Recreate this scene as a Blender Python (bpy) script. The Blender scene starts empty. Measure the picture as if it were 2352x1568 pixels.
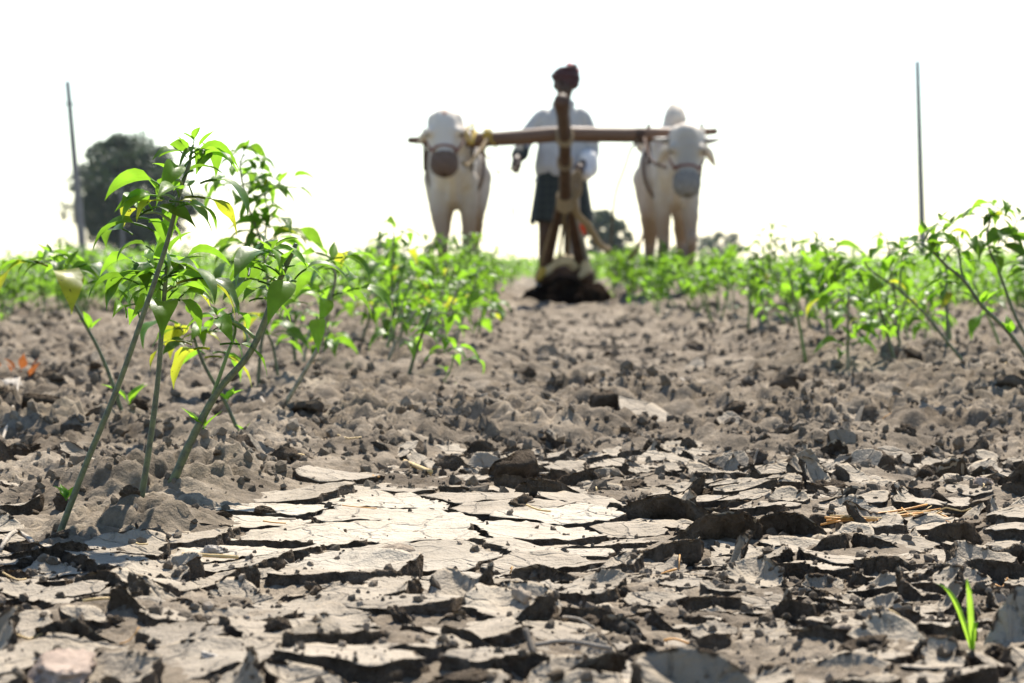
import bpy, bmesh, math, random
import numpy as np
from mathutils import Vector, Matrix, Euler

random.seed(7)
RNG = np.random.default_rng(11)
SC = bpy.context.scene
COL = SC.collection
R = math.radians

# ------------------------------------------------------------------ camera, sky, sun, exposure
FPX = 2600.0            # focal length in pixels of a 1024-pixel wide picture
CAM_H = 0.30
HORIZON = 263.0
TH = math.atan((341.5 - HORIZON) / FPX)
cam_data = bpy.data.cameras.new('camera')
cam_data.sensor_width = 36.0
cam_data.lens = FPX / 1024.0 * 36.0
cam_data.clip_start = 0.05
cam_data.clip_end = 6000
cam_data.dof.use_dof = True
cam_data.dof.focus_distance = 3.0
cam_data.dof.aperture_fstop = 12.0
cam = bpy.data.objects.new('camera', cam_data)
COL.objects.link(cam)
cam.location = (0, 0, CAM_H)
cam.rotation_euler = (math.pi / 2 - TH, 0, 0)
SC.camera = cam

SUN_ELEV = R(53)
SUN_AZ = R(14)          # measured from +Y (the viewing direction) towards +X
world = bpy.data.worlds.new('World')
SC.world = world
world.use_nodes = True
wn = world.node_tree.nodes
bg = wn['Background']
sky = wn.new('ShaderNodeTexSky')
sky.sky_type = 'NISHITA'
sky.sun_disc = False
sky.sun_elevation = SUN_ELEV
sky.sun_rotation = SUN_AZ
sky.air_density = 1.0
sky.dust_density = 0.2
sky.ozone_density = 1.0
world.node_tree.links.new(sky.outputs[0], bg.inputs['Color'])
bg.inputs['Strength'].default_value = 0.105
sun_data = bpy.data.lights.new('sun', 'SUN')
sun_data.energy = 5.0
sun_data.angle = R(0.53)
sun_data.color = (1.0, 0.925, 0.81)
sun = bpy.data.objects.new('sun', sun_data)
COL.objects.link(sun)
sd = Vector((math.sin(SUN_AZ) * math.cos(SUN_ELEV), math.cos(SUN_AZ) * math.cos(SUN_ELEV), math.sin(SUN_ELEV)))
sun.rotation_euler = sd.to_track_quat('Z', 'Y').to_euler()
SC.view_settings.view_transform = 'Standard'
SC.view_settings.look = 'None'
SC.view_settings.exposure = 1.18
SC.view_settings.gamma = 1.0
SC.render.engine = 'CYCLES'
SC.cycles.max_bounces = 6
SC.cycles.diffuse_bounces = 3
SC.cycles.glossy_bounces = 2
SC.cycles.transmission_bounces = 4
SC.cycles.caustics_reflective = False
SC.cycles.caustics_refractive = False

# ------------------------------------------------------------------ projection helpers (pixels of a 2352-wide view)
K = 1024.0 / 2352.0
def ray(px, py):
    a = (px * K - 512) / FPX
    b = -(py * K - 341.5) / FPX
    return (a, math.cos(TH) + b * math.sin(TH), -math.sin(TH) + b * math.cos(TH))
def W(px, py, D):
    a, f, u = ray(px, py)
    s = D / f
    return Vector((a * s, D, CAM_H + u * s))

# ------------------------------------------------------------------ noise
_perm = RNG.permutation(256)
_perm = np.concatenate([_perm, _perm, _perm])
_g2 = np.stack([np.cos(np.arange(256) * 2.399963), np.sin(np.arange(256) * 2.399963)], 1)
_g3 = RNG.normal(size=(256, 3)); _g3 /= np.linalg.norm(_g3, axis=1, keepdims=True)
def noise2(x, y):
    xi = np.floor(x).astype(np.int64); yi = np.floor(y).astype(np.int64)
    xf = x - xi; yf = y - yi
    xi &= 255; yi &= 255
    u = xf * xf * xf * (xf * (xf * 6 - 15) + 10); v = yf * yf * yf * (yf * (yf * 6 - 15) + 10)
    def g(ix, iy, dx, dy):
        h = _perm[_perm[ix & 255] + (iy & 255)]
        return _g2[h, 0] * dx + _g2[h, 1] * dy
    a = g(xi, yi, xf, yf); b = g(xi + 1, yi, xf - 1, yf)
    c = g(xi, yi + 1, xf, yf - 1); d = g(xi + 1, yi + 1, xf - 1, yf - 1)
    return (a + (b - a) * u + ((c + (d - c) * u) - (a + (b - a) * u)) * v) * 1.4
def noise3(p):
    x, y, z = p[:, 0], p[:, 1], p[:, 2]
    i = np.floor(p).astype(np.int64); f = p - i; i &= 255
    w = f * f * f * (f * (f * 6 - 15) + 10)
    def g(dx, dy, dz):
        h = _perm[_perm[_perm[(i[:, 0] + dx) & 255] + ((i[:, 1] + dy) & 255)] + ((i[:, 2] + dz) & 255)]
        return _g3[h, 0] * (f[:, 0] - dx) + _g3[h, 1] * (f[:, 1] - dy) + _g3[h, 2] * (f[:, 2] - dz)
    def L(a, b, t): return a + (b - a) * t
    x0 = L(L(g(0,0,0), g(1,0,0), w[:,0]), L(g(0,1,0), g(1,1,0), w[:,0]), w[:,1])
    x1 = L(L(g(0,0,1), g(1,0,1), w[:,0]), L(g(0,1,1), g(1,1,1), w[:,0]), w[:,1])
    return L(x0, x1, w[:,2]) * 1.4
_wj = RNG.random((256, 3))
def worley(x, y):
    """rounded lumps packed side by side: 1 at a lump's middle, 0 in the creases"""
    xi = np.floor(x).astype(np.int64); yi = np.floor(y).astype(np.int64)
    best = np.full(x.shape, 9.0); hh = np.zeros(x.shape)
    for dx in (-1, 0, 1):
        for dy in (-1, 0, 1):
            h = _perm[_perm[(xi + dx) & 255] + ((yi + dy) & 255)]
            d = (xi + dx + _wj[h, 0] - x) ** 2 + (yi + dy + _wj[h, 1] - y) ** 2
            m = d < best
            best = np.where(m, d, best); hh = np.where(m, _wj[h, 2], hh)
    return np.sqrt(np.clip(1 - best * 1.25, 0, 1)) * (0.35 + 0.65 * hh)
def fbm2(x, y, o=4, gain=0.5, lac=2.03):
    s = 0; a = 1
    for k in range(o):
        s = s + a * noise2(x + 17.3 * k, y - 9.1 * k); x = x * lac; y = y * lac; a *= gain
    return s
def fbm3(p, o=4, gain=0.5, lac=2.03):
    s = 0; a = 1; p = p.copy()
    for k in range(o):
        s = s + a * noise3(p + 11.7 * k); p *= lac; a *= gain
    return s
def sst(a, b, x):
    t = np.clip((x - a) / (b - a), 0, 1)
    return t * t * (3 - 2 * t)

# ------------------------------------------------------------------ the shape of the field
ROW_L, ROW_R = -0.46, 1.2
def row_left(y): return ROW_L + 0.012 * np.maximum(y - 5, 0)
def ground_smooth(x, y):
    x = np.asarray(x, float); y = np.asarray(y, float)
    z = 0.022 * np.exp(-((x - row_left(y)) / 0.24) ** 2) * sst(2.6, 5, y)
    z = z + 0.030 * np.exp(-((x - ROW_R) / 0.30) ** 2) * sst(3.5, 6, y)
    z = z + 0.022 * (np.exp(-((x + 0.22) / 0.13) ** 2) + np.exp(-((x - 0.86) / 0.16) ** 2)) * sst(4.8, 7, y)
    z = z + 0.035 * sst(11, 17, y) * np.exp(-((x - 0.35) / 0.5) ** 2)
    z = z + 0.012 * noise2(x * 1.9 + 3, y * 1.3) + 0.012 * noise2(x * 4.7, y * 4.1 + 5) * (1 - 0.5 * in_patch(x, y))
    z = z + 0.010 * noise2(x * 7.5 + 1, y * 7.5 + 3) * (1 - 0.6 * in_patch(x, y))
    z = z - 0.02 * sst(30, 200, y)
    return z
def in_patch(x, y):
    return np.exp(-(((x + 0.13) / 0.26) ** 2 + ((y - 3.02) / 0.55) ** 2) ** 2)
def mound(x, y):
    return sst(0.27, 0.43, -x + 0.06 * noise2(x * 5, y * 5)) * sst(2.72, 3.05, y)
def ground_height(x, y):
    z = ground_smooth(x, y)
    near = 1 - sst(3.7, 4.6, y + 0.35 * noise2(x * 2.3, y * 2.3))      # the plated mud near the camera
    near = near * (1 - mound(x, y))
    far = sst(9, 20, y)
    path = np.exp(-((x - 0.33) / 0.30) ** 2) * sst(5.2, 7.5, y)
    pt = in_patch(x, y)
    z = z - 0.0115 * near
    amp = (0.008 + 0.012 * (1 - near) + 0.016 * far) * (1 - 0.75 * path) * (1 - 0.6 * pt)
    z = z + amp * fbm2(x * 7.0, y * 7.0 + 2, 3)
    m = np.clip(0.62 + 0.75 * noise2(x * 2.6 + 40, y * 2.1), 0.12, 1.35) * (1 - 0.6 * path)
    wx = x + 0.010 * noise2(x * 40, y * 40); wy = y + 0.010 * noise2(x * 40 + 9, y * 40)
    l1 = worley(wx * 11, wy * 11); l2 = worley(wx * 27 + 5, wy * 27); l3 = worley(wx * 62, wy * 62 + 3)
    lumps = (0.030 * (1 - near) + 0.006) * l1 ** 1.5 + (0.036 * (1 - near) + 0.007) * l2 ** 1.2 + (0.007 + 0.012 * (1 - near)) * l3
    z = z + (lumps * m - 0.016 * (1 - near)) * (1 - 0.5 * pt) * (1 + 0.4 * far)
    z = z + (1 - near) * m * (0.007 * noise2(x * 42, y * 42) + 0.007 * noise2(x * 85, y * 85 + 4))
    z = z + 0.0025 * noise2(x * 160, y * 160) * (1 - sst(5, 8, y))
    return z
_YS = np.exp(np.linspace(0, math.log(60), 2500))
def G(px, py):
    """the point of the field that a pixel of the photograph shows"""
    a, f, u = ray(px, py)
    below = CAM_H + u * _YS / f < ground_smooth(a * _YS / f, _YS)
    y = float(_YS[int(np.argmax(below))]) if below.any() else 60.0
    return Vector((a * y / f, y, float(ground_height(np.array([a * y / f]), np.array([y]))[0])))

# ------------------------------------------------------------------ object helpers
def tag(o, label=None, cat=None, group=None, kind=None):
    if label: o['label'] = label
    if cat: o['category'] = cat
    if group: o['group'] = group
    if kind: o['kind'] = kind
    return o
def empty(name, loc, label, cat, group=None, rz=0.0):
    o = bpy.data.objects.new(name, None)
    o.empty_display_size = 0.05
    COL.objects.link(o); o.location = loc; o.rotation_euler = (0, 0, rz)
    return tag(o, label, cat, group)
def link(name, me, parent=None, loc=None, rot=None, scale=None):
    o = bpy.data.objects.new(name, me)
    COL.objects.link(o)
    if parent is not None: o.parent = parent
    if loc is not None: o.location = loc
    if rot is not None: o.rotation_euler = rot
    if scale is not None: o.scale = scale if hasattr(scale, '__len__') else (scale,) * 3
    return o
def mesh_np(name, co, quads=None, tris=None, mats=(), mat_idx=None, smooth=True):
    me = bpy.data.meshes.new(name)
    co = np.asarray(co, np.float32)
    parts = []; tot = []
    if quads is not None and len(quads): parts.append(np.asarray(quads, np.int32).ravel()); tot.append(np.full(len(quads), 4, np.int32))
    if tris is not None and len(tris): parts.append(np.asarray(tris, np.int32).ravel()); tot.append(np.full(len(tris), 3, np.int32))
    loops = np.concatenate(parts); tot = np.concatenate(tot)
    start = np.concatenate([[0], np.cumsum(tot)[:-1]]).astype(np.int32)
    me.vertices.add(len(co)); me.vertices.foreach_set('co', co.ravel())
    me.loops.add(len(loops)); me.loops.foreach_set('vertex_index', loops)
    me.polygons.add(len(tot)); me.polygons.foreach_set('loop_start', start); me.polygons.foreach_set('loop_total', tot)
    for m in mats: me.materials.append(m)
    if mat_idx is not None: me.polygons.foreach_set('material_index', np.asarray(mat_idx, np.int32))
    me.polygons.foreach_set('use_smooth', np.full(len(tot), smooth))
    me.update(calc_edges=True); me.validate()
    return me
class MB:
    """collects shapes into one mesh"""
    def __init__(s): s.v = []; s.q = []; s.t = []; s.n = 0
    def add(s, co, quads=(), tris=()):
        co = np.asarray(co, float).reshape(-1, 3)
        s.v.append(co)
        if len(quads): s.q.append(np.asarray(quads, np.int64) + s.n)
        if len(tris): s.t.append(np.asarray(tris, np.int64) + s.n)
        s.n += len(co)
        return s
    def tube(s, pts, rad, sides=8, wob=0.0, squash=1.0):
        pts = [np.array(p, float) for p in pts]; n = len(pts)
        rad = list(rad) if hasattr(rad, '__len__') else [rad] * n
        T = []
        for i in range(n):
            d = pts[min(i + 1, n - 1)] - pts[max(i - 1, 0)]
            T.append(d / (np.linalg.norm(d) + 1e-12))
        up = np.array([0, 0, 1.0]) if abs(T[0][2]) < 0.9 else np.array([1.0, 0, 0])
        N = np.cross(T[0], up); N /= np.linalg.norm(N)
        co = []
        for i in range(n):
            N = N - T[i] * np.dot(N, T[i]); N /= np.linalg.norm(N)
            B = np.cross(T[i], N)
            for k in range(sides):
                a = 2 * math.pi * k / sides
                r = rad[i] * (1 + wob * (random.random() - 0.5))
                co.append(pts[i] + (N * math.cos(a) * squash + B * math.sin(a)) * r)
        q = []
        for i in range(n - 1):
            for k in range(sides):
                k2 = (k + 1) % sides
                q.append((i * sides + k, i * sides + k2, (i + 1) * sides + k2, (i + 1) * sides + k))
        co.append(pts[0] - T[0] * rad[0] * 0.3); co.append(pts[-1] + T[-1] * rad[-1] * 0.3)
        a0 = n * sides; t = []
        for k in range(sides):
            k2 = (k + 1) % sides
            t.append((a0, k2, k)); t.append((a0 + 1, (n - 1) * sides + k, (n - 1) * sides + k2))
        return s.add(co, q, t)
    def ell(s, c, r, rot=(0, 0, 0), nu=16, nv=10):
        m = Euler(rot).to_matrix()
        co = []
        for j in range(1, nv):
            ph = math.pi * j / nv
            for i in range(nu):
                a = 2 * math.pi * i / nu
                co.append(Vector(c) + m @ Vector((r[0] * math.sin(ph) * math.cos(a), r[1] * math.sin(ph) * math.sin(a), r[2] * math.cos(ph))))
        q = []
        for j in range(nv - 2):
            for i in range(nu):
                i2 = (i + 1) % nu
                q.append((j * nu + i, (j + 1) * nu + i, (j + 1) * nu + i2, j * nu + i2))
        b = len(co); co.append(Vector(c) + m @ Vector((0, 0, r[2]))); co.append(Vector(c) + m @ Vector((0, 0, -r[2])))
        t = []
        for i in range(nu):
            i2 = (i + 1) % nu
            t.append((b, i, i2)); t.append((b + 1, (nv - 2) * nu + i2, (nv - 2) * nu + i))
        return s.add([tuple(x) for x in co], q, t)
    def caps(s, p0, r0, p1, r1, sides=14):
        """tapered capsule"""
        p0 = np.array(p0, float); p1 = np.array(p1, float); d = p1 - p0; L = np.linalg.norm(d) + 1e-9; d = d / L
        pts = []; rr = []
        for a in (80, 60, 40, 20): pts.append(p0 - d * r0 * math.sin(R(a))); rr.append(r0 * math.cos(R(a)))
        for t in np.linspace(0, 1, 5): pts.append(p0 + d * L * t); rr.append(r0 + (r1 - r0) * t)
        for a in (20, 40, 60, 80): pts.append(p1 + d * r1 * math.sin(R(a))); rr.append(r1 * math.cos(R(a)))
        return s.tube(pts, rr, sides)
    def chain(s, pts, rad, sides=14):
        for i in range(len(pts) - 1): s.caps(pts[i], rad[i], pts[i + 1], rad[i + 1], sides)
        return s
    def mesh(s, name, mat, smooth=True):
        co = np.concatenate(s.v)
        return mesh_np(name, co, np.concatenate(s.q) if s.q else None, np.concatenate(s.t) if s.t else None, [mat] if mat else [], None, smooth)
    def build(s, name, mat, parent=None, smooth=True, **kw):
        return link(name, s.mesh(name, mat, smooth), parent, **kw)
    def fused(s, name, mat, parent=None, voxel=0.01, smooth_it=4, disp=None, **kw):
        """one continuous skin round all the shapes"""
        tmp = link('tmp', s.mesh('tmp', None))
        md = tmp.modifiers.new('r', 'REMESH'); md.mode = 'VOXEL'; md.voxel_size = voxel; md.use_smooth_shade = True
        if smooth_it:
            ms = tmp.modifiers.new('s', 'SMOOTH'); ms.factor = 0.5; ms.iterations = smooth_it
        bpy.context.view_layer.update()
        dg = bpy.context.evaluated_depsgraph_get()
        me = bpy.data.meshes.new_from_object(tmp.evaluated_get(dg))
        old = tmp.data; bpy.data.objects.remove(tmp); bpy.data.meshes.remove(old)
        me.name = name; me.materials.clear(); me.materials.append(mat)
        n = len(me.vertices)
        if disp:
            co = np.empty(n * 3, np.float32); me.vertices.foreach_get('co', co); co = co.reshape(-1, 3).astype(float)
            nr = np.empty(n * 3, np.float32); me.vertices.foreach_get('normal', nr); nr = nr.reshape(-1, 3)
            co = co + nr * disp(co)[:, None]
            me.vertices.foreach_set('co', co.astype(np.float32).ravel())
        me.polygons.foreach_set('use_smooth', np.ones(len(me.polygons), bool))
        me.update()
        return link(name, me, parent, **kw)

def curve_pts(ctrl, n):
    """Catmull-Rom through control points"""
    c = [np.array(p, float) for p in ctrl]
    if len(c) == 2: return [c[0] + (c[1] - c[0]) * t for t in np.linspace(0, 1, n)]
    c = [2 * c[0] - c[1]] + c + [2 * c[-1] - c[-2]]
    out = []; seg = len(c) - 3
    for k in range(n):
        u = k / (n - 1) * seg; i = min(int(u), seg - 1); t = u - i
        p0, p1, p2, p3 = c[i:i + 4]
        out.append(0.5 * ((2 * p1) + (p2 - p0) * t + (2 * p0 - 5 * p1 + 4 * p2 - p3) * t * t + (3 * p1 - p0 - 3 * p2 + p3) * t ** 3))
    return out

# ------------------------------------------------------------------ materials
def mat(name):
    m = bpy.data.materials.new(name); m.use_nodes = True
    nt = m.node_tree
    return m, nt, nt.nodes['Principled BSDF'], nt.nodes['Material Output']
def nd(nt, t, **kw):
    n = nt.nodes.new(t)
    for k, v in kw.items():
        if k in n.inputs.keys(): n.inputs[k].default_value = v
        else: setattr(n, k, v)
    return n
def ramp(nt, src, stops):
    n = nt.nodes.new('ShaderNodeValToRGB')
    el = n.color_ramp.elements
    while len(el) < len(stops): el.new(0.5)
    for e, (p, c) in zip(el, stops):
        e.position = p; e.color = (c[0], c[1], c[2], 1) if hasattr(c, '__len__') else (c, c, c, 1)
    nt.links.new(src, n.inputs[0])
    return n
def coords(nt, kind='Object'):
    return nd(nt, 'ShaderNodeTexCoord').outputs[kind]
def noisen(nt, vec, scale, detail=4, rough=0.55, dist=0.0):
    n = nd(nt, 'ShaderNodeTexNoise')
    n.inputs['Scale'].default_value = scale; n.inputs['Detail'].default_value = detail
    n.inputs['Roughness'].default_value = rough; n.inputs['Distortion'].default_value = dist
    if vec is not None: nt.links.new(vec, n.inputs['Vector'])
    return n
def mixc(nt, fac, a, b, mode='MIX'):
    n = nd(nt, 'ShaderNodeMix'); n.data_type = 'RGBA'; n.blend_type = mode
    for sock, v in ((n.inputs[0], fac), (n.inputs[6], a), (n.inputs[7], b)):
        if isinstance(v, bpy.types.NodeSocket): nt.links.new(v, sock)
        elif hasattr(v, '__len__'): sock.default_value = (v[0], v[1], v[2], 1)
        else: sock.default_value = v
    return n.outputs[2]
def bump(nt, bsdf, h, strength=0.5, dist=0.01, prev=None):
    b = nd(nt, 'ShaderNodeBump'); b.inputs['Strength'].default_value = strength; b.inputs['Distance'].default_value = dist
    nt.links.new(h, b.inputs['Height'])
    if prev is not None: nt.links.new(prev, b.inputs['Normal'])
    if bsdf is not None: nt.links.new(b.outputs[0], bsdf.inputs['Normal'])
    return b.outputs[0]
def geo_pos(nt): return nd(nt, 'ShaderNodeNewGeometry').outputs['Position']

def soil_mat(name, c_lo, c_mid, c_hi, rough=0.9, bs=0.7, fine=220, spec=0.12, world_space=True, bd=0.004):
    m, nt, b, o = mat(name)
    v = geo_pos(nt) if world_space else coords(nt)
    n1 = noisen(nt, v, 5.5, 5, 0.6)
    n2 = noisen(nt, v, 60, 4, 0.65)
    c = ramp(nt, n1.outputs[0], [(0.3, c_lo), (0.52, c_mid), (0.72, c_hi)])
    sp = ramp(nt, n2.outputs[0], [(0.33, 0.62), (0.6, 1.0), (0.78, 1.28)])
    nt.links.new(mixc(nt, 1.0, c.outputs[0], sp.outputs[0], 'MULTIPLY'), b.inputs['Base Color'])
    n3 = noisen(nt, v, fine, 5, 0.7)
    p = bump(nt, None, n2.outputs[0], bs * 0.8, bd * 2)
    bump(nt, b, n3.outputs[0], bs, bd, p)
    b.inputs['Roughness'].default_value = rough
    b.inputs['Specular IOR Level'].default_value = spec
    return m
M = {}
M['soil'] = soil_mat('dry_soil', (0.095, 0.073, 0.051), (0.19, 0.152, 0.110), (0.32, 0.265, 0.198))
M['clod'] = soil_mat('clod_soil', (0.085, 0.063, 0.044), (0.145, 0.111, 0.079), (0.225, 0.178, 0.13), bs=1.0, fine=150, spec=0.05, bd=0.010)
M['rim_soil'] = soil_mat('rim_soil', (0.10, 0.078, 0.056), (0.155, 0.124, 0.091), (0.23, 0.188, 0.141), spec=0.1)
M['pale_clod'] = soil_mat('pale_clod_soil', (0.22, 0.172, 0.125), (0.30, 0.243, 0.183), (0.38, 0.315, 0.245), bs=0.9, fine=150)
M['dark_soil'] = soil_mat('moist_soil', (0.010, 0.007, 0.0055), (0.017, 0.012, 0.009), (0.028, 0.020, 0.015), bs=1.0, fine=60, spec=0.0)
M['stone'] = soil_mat('pale_stone', (0.27, 0.235, 0.195), (0.37, 0.33, 0.28), (0.47, 0.43, 0.37), rough=0.75, bs=0.4)
M['pink_stone'] = soil_mat('pinkish_stone', (0.22, 0.16, 0.12), (0.32, 0.24, 0.185), (0.42, 0.33, 0.265), rough=0.75, bs=0.4)

def crust_mat(name, lo, mid, hi):
    m, nt, b, o = mat(name)
    v = geo_pos(nt)
    oi = nd(nt, 'ShaderNodeObjectInfo')
    n1 = noisen(nt, v, 7, 5, 0.6)
    c = ramp(nt, n1.outputs[0], [(0.3, lo), (0.5, mid), (0.72, hi)])
    tone = ramp(nt, oi.outputs['Random'], [(0.0, 0.82), (1.0, 1.1)])
    c2 = mixc(nt, 1.0, c.outputs[0], tone.outputs[0], 'MULTIPLY')
    n2 = noisen(nt, v, 95, 3, 0.6)
    sp = ramp(nt, n2.outputs[0], [(0.27, 0.6), (0.40, 1.0), (0.8, 1.08)])
    c3 = mixc(nt, 1.0, c2, sp.outputs[0], 'MULTIPLY')
    # hairline cracks
    w = noisen(nt, v, 9, 3, 0.6)
    vm = nd(nt, 'ShaderNodeVectorMath'); vm.operation = 'MULTIPLY_ADD'
    nt.links.new(w.outputs[1], vm.inputs[0]); vm.inputs[1].default_value = (0.06, 0.06, 0.06); nt.links.new(v, vm.inputs[2])
    vo = nd(nt, 'ShaderNodeTexVoronoi'); vo.feature = 'DISTANCE_TO_EDGE'; vo.inputs['Scale'].default_value = 15
    nt.links.new(vm.outputs[0], vo.inputs['Vector'])
    ck = ramp(nt, vo.outputs['Distance'], [(0.0, 0.0), (0.035, 1.0)])
    nt.links.new(c3, b.inputs['Base Color'])
    n3 = noisen(nt, v, 40, 5, 0.6)
    n4 = noisen(nt, v, 320, 3, 0.6)
    p = bump(nt, None, n3.outputs[0], 0.75, 0.012)
    p = bump(nt, None, ck.outputs[0], 0.7, 0.004, p)
    bump(nt, b, n4.outputs[0], 0.35, 0.0015, p)
    b.inputs['Roughness'].default_value = 0.75
    b.inputs['Specular IOR Level'].default_value = 0.14
    return m
M['crust'] = crust_mat('mud_crust', (0.19, 0.156, 0.112), (0.25, 0.208, 0.155), (0.31, 0.263, 0.2))
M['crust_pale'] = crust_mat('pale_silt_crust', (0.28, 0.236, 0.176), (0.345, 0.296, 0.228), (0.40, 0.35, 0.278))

def leaf_mat(name, base, trans, yellow=None, tfac=0.5, spots=0.0):
    m, nt, b, o = mat(name)
    oi = nd(nt, 'ShaderNodeObjectInfo')
    v = coords(nt)
    rnd = ramp(nt, oi.outputs['Random'], [(0.0, 0.72), (0.5, 1.0), (1.0, 1.25)])
    n1 = noisen(nt, v, 45, 3, 0.55)
    var = ramp(nt, n1.outputs[0], [(0.3, 0.8), (0.7, 1.15)])
    c1 = mixc(nt, 1.0, base, rnd.outputs[0], 'MULTIPLY'); c1 = mixc(nt, 1.0, c1, var.outputs[0], 'MULTIPLY')
    t1 = mixc(nt, 1.0, trans, rnd.outputs[0], 'MULTIPLY'); t1 = mixc(nt, 1.0, t1, var.outputs[0], 'MULTIPLY')
    if yellow is not None:
        n2 = noisen(nt, v, 20, 2, 0.5)
        f = ramp(nt, n2.outputs[0], [(0.45, 0.0), (0.62, 1.0)])
        t1 = mixc(nt, f.outputs[0], t1, yellow); c1 = mixc(nt, f.outputs[0], c1, [x * 0.6 for x in yellow])
    if spots:
        n3 = noisen(nt, v, 170, 2, 0.5)
        f = ramp(nt, n3.outputs[0], [(0.66, 0.0), (0.71, spots)])
        t1 = mixc(nt, f.outputs[0], t1, (0.03, 0.025, 0.01)); c1 = mixc(nt, f.outputs[0], c1, (0.03, 0.025, 0.01))
    nt.links.new(c1, b.inputs['Base Color'])
    b.inputs['Roughness'].default_value = 0.42
    b.inputs['Specular IOR Level'].default_value = 0.22
    tb = nd(nt, 'ShaderNodeBsdfTranslucent'); nt.links.new(t1, tb.inputs['Color'])
    n4 = noisen(nt, v, 130, 3, 0.6)
    bm_ = bump(nt, b, n4.outputs[0], 0.35, 0.0015)
    mx = nd(nt, 'ShaderNodeMixShader'); mx.inputs[0].default_value = tfac
    nt.links.new(b.outputs[0], mx.inputs[1]); nt.links.new(tb.outputs[0], mx.inputs[2])
    nt.links.new(mx.outputs[0], o.inputs['Surface'])
    return m
M['leaf'] = leaf_mat('leaf_green', (0.060, 0.130, 0.015), (0.22, 0.43, 0.024), spots=0.0, tfac=0.5)
M['leaf_young'] = leaf_mat('leaf_young', (0.09, 0.19, 0.018), (0.28, 0.54, 0.03), tfac=0.55)
M['leaf_dark'] = leaf_mat('leaf_dark', (0.045, 0.098, 0.016), (0.18, 0.34, 0.025), tfac=0.45)
M['leaf_yellow'] = leaf_mat('leaf_yellowing', (0.13, 0.17, 0.02), (0.42, 0.47, 0.03), yellow=(0.50, 0.52, 0.035), spots=0.9, tfac=0.55)
M['leaf_far'] = leaf_mat('leaf_far', (0.07, 0.15, 0.016), (0.25, 0.47, 0.03), tfac=0.5)
M['grass'] = leaf_mat('grass_blade', (0.14, 0.28, 0.03), (0.42, 0.68, 0.06), tfac=0.55)

def stem_mat(name, a, b_, stripe):
    m, nt, b, o = mat(name)
    v = coords(nt)
    n = noisen(nt, v, 110, 4, 0.65)
    n2 = noisen(nt, v, 14, 3, 0.6)
    c = mixc(nt, n2.outputs[0], a, b_)
    s = ramp(nt, n.outputs[0], [(0.30, 0.0), (0.58, 1.0)])
    nt.links.new(mixc(nt, s.outputs[0], stripe, c), b.inputs['Base Color'])
    bump(nt, b, n.outputs[0], 0.5, 0.001)
    b.inputs['Roughness'].default_value = 0.55
    return m
M['stem'] = stem_mat('chilli_stem', (0.065, 0.085, 0.03), (0.13, 0.15, 0.06), (0.035, 0.038, 0.028))
M['stem_young'] = stem_mat('young_stem', (0.13, 0.19, 0.04), (0.20, 0.26, 0.07), (0.08, 0.11, 0.03))
M['stem_old'] = stem_mat('woody_stem', (0.22, 0.20, 0.12), (0.32, 0.30, 0.20), (0.10, 0.09, 0.05))

def simple(name, c, c2=None, rough=0.8, scale=20, bs=0.3, bd=0.005, spec=0.3, stretch=None):
    m, nt, b, o = mat(name)
    v = coords(nt)
    if stretch:
        mp = nd(nt, 'ShaderNodeMapping'); mp.inputs['Scale'].default_value = stretch; nt.links.new(v, mp.inputs[0]); v = mp.outputs[0]
    n = noisen(nt, v, scale, 5, 0.6)
    r = ramp(nt, n.outputs[0], [(0.32, c), (0.68, c2 or c)])
    nt.links.new(r.outputs[0], b.inputs['Base Color'])
    bump(nt, b, n.outputs[0], bs, bd)
    b.inputs['Roughness'].default_value = rough
    b.inputs['Specular IOR Level'].default_value = spec
    return m
M['wood'] = simple('dark_wood', (0.045, 0.024, 0.015), (0.10, 0.055, 0.034), 0.6, 22, 0.5)
M['yoke_wood'] = simple('yoke_wood', (0.09, 0.05, 0.03), (0.19, 0.11, 0.068), 0.55, 14, 0.4, stretch=(0.15, 1, 1))
M['rope'] = simple('jute_rope', (0.22, 0.155, 0.085), (0.38, 0.29, 0.17), 0.9, 90, 0.8)
M['yellow_rope'] = simple('yellow_rope', (0.42, 0.27, 0.04), (0.58, 0.42, 0.10), 0.85, 90, 0.8)
M['cord'] = simple('thin_cord', (0.11, 0.09, 0.06), (0.18, 0.15, 0.11), 0.9, 90, 0.4)
M['sack'] = simple('jute_sack', (0.50, 0.40, 0.24), (0.66, 0.55, 0.36), 0.9, 60, 0.7)
M['steel'] = simple('worn_steel', (0.25, 0.26, 0.27), (0.4, 0.41, 0.42), 0.45, 30, 0.3, spec=0.6)
M['skin'] = simple('brown_skin', (0.045, 0.024, 0.016), (0.07, 0.038, 0.025), 0.55, 12, 0.15)
M['shirt'] = simple('grey_blue_shirt', (0.345, 0.335, 0.325), (0.44, 0.43, 0.415), 0.85, 7, 0.3)
M['cuff'] = simple('pale_cloth', (0.62, 0.58, 0.54), (0.72, 0.69, 0.65), 0.85, 10, 0.3)
M['red_cloth'] = simple('red_cloth', (0.55, 0.05, 0.02), (0.7, 0.10, 0.04), 0.8, 20, 0.3)
M['turban'] = simple('maroon_turban', (0.040, 0.020, 0.021), (0.068, 0.030, 0.030), 0.85, 16, 0.8, 0.01)
M['sunlit_turban_pink'] = simple('sunlit_turban_pink', (0.62, 0.12, 0.13), (0.75, 0.2, 0.2), 0.85, 16, 0.5)  # brighter pink: sunlight on the turban put into a colour
M['halter'] = simple('red_halter', (0.13, 0.028, 0.024), (0.2, 0.045, 0.038), 0.8, 60, 0.4)
M['net_brown'] = simple('brown_net', (0.10, 0.065, 0.048), (0.18, 0.12, 0.09), 0.9, 60, 0.7)
M['net_grey'] = simple('grey_net', (0.17, 0.155, 0.14), (0.27, 0.25, 0.23), 0.9, 60, 0.7)
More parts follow.
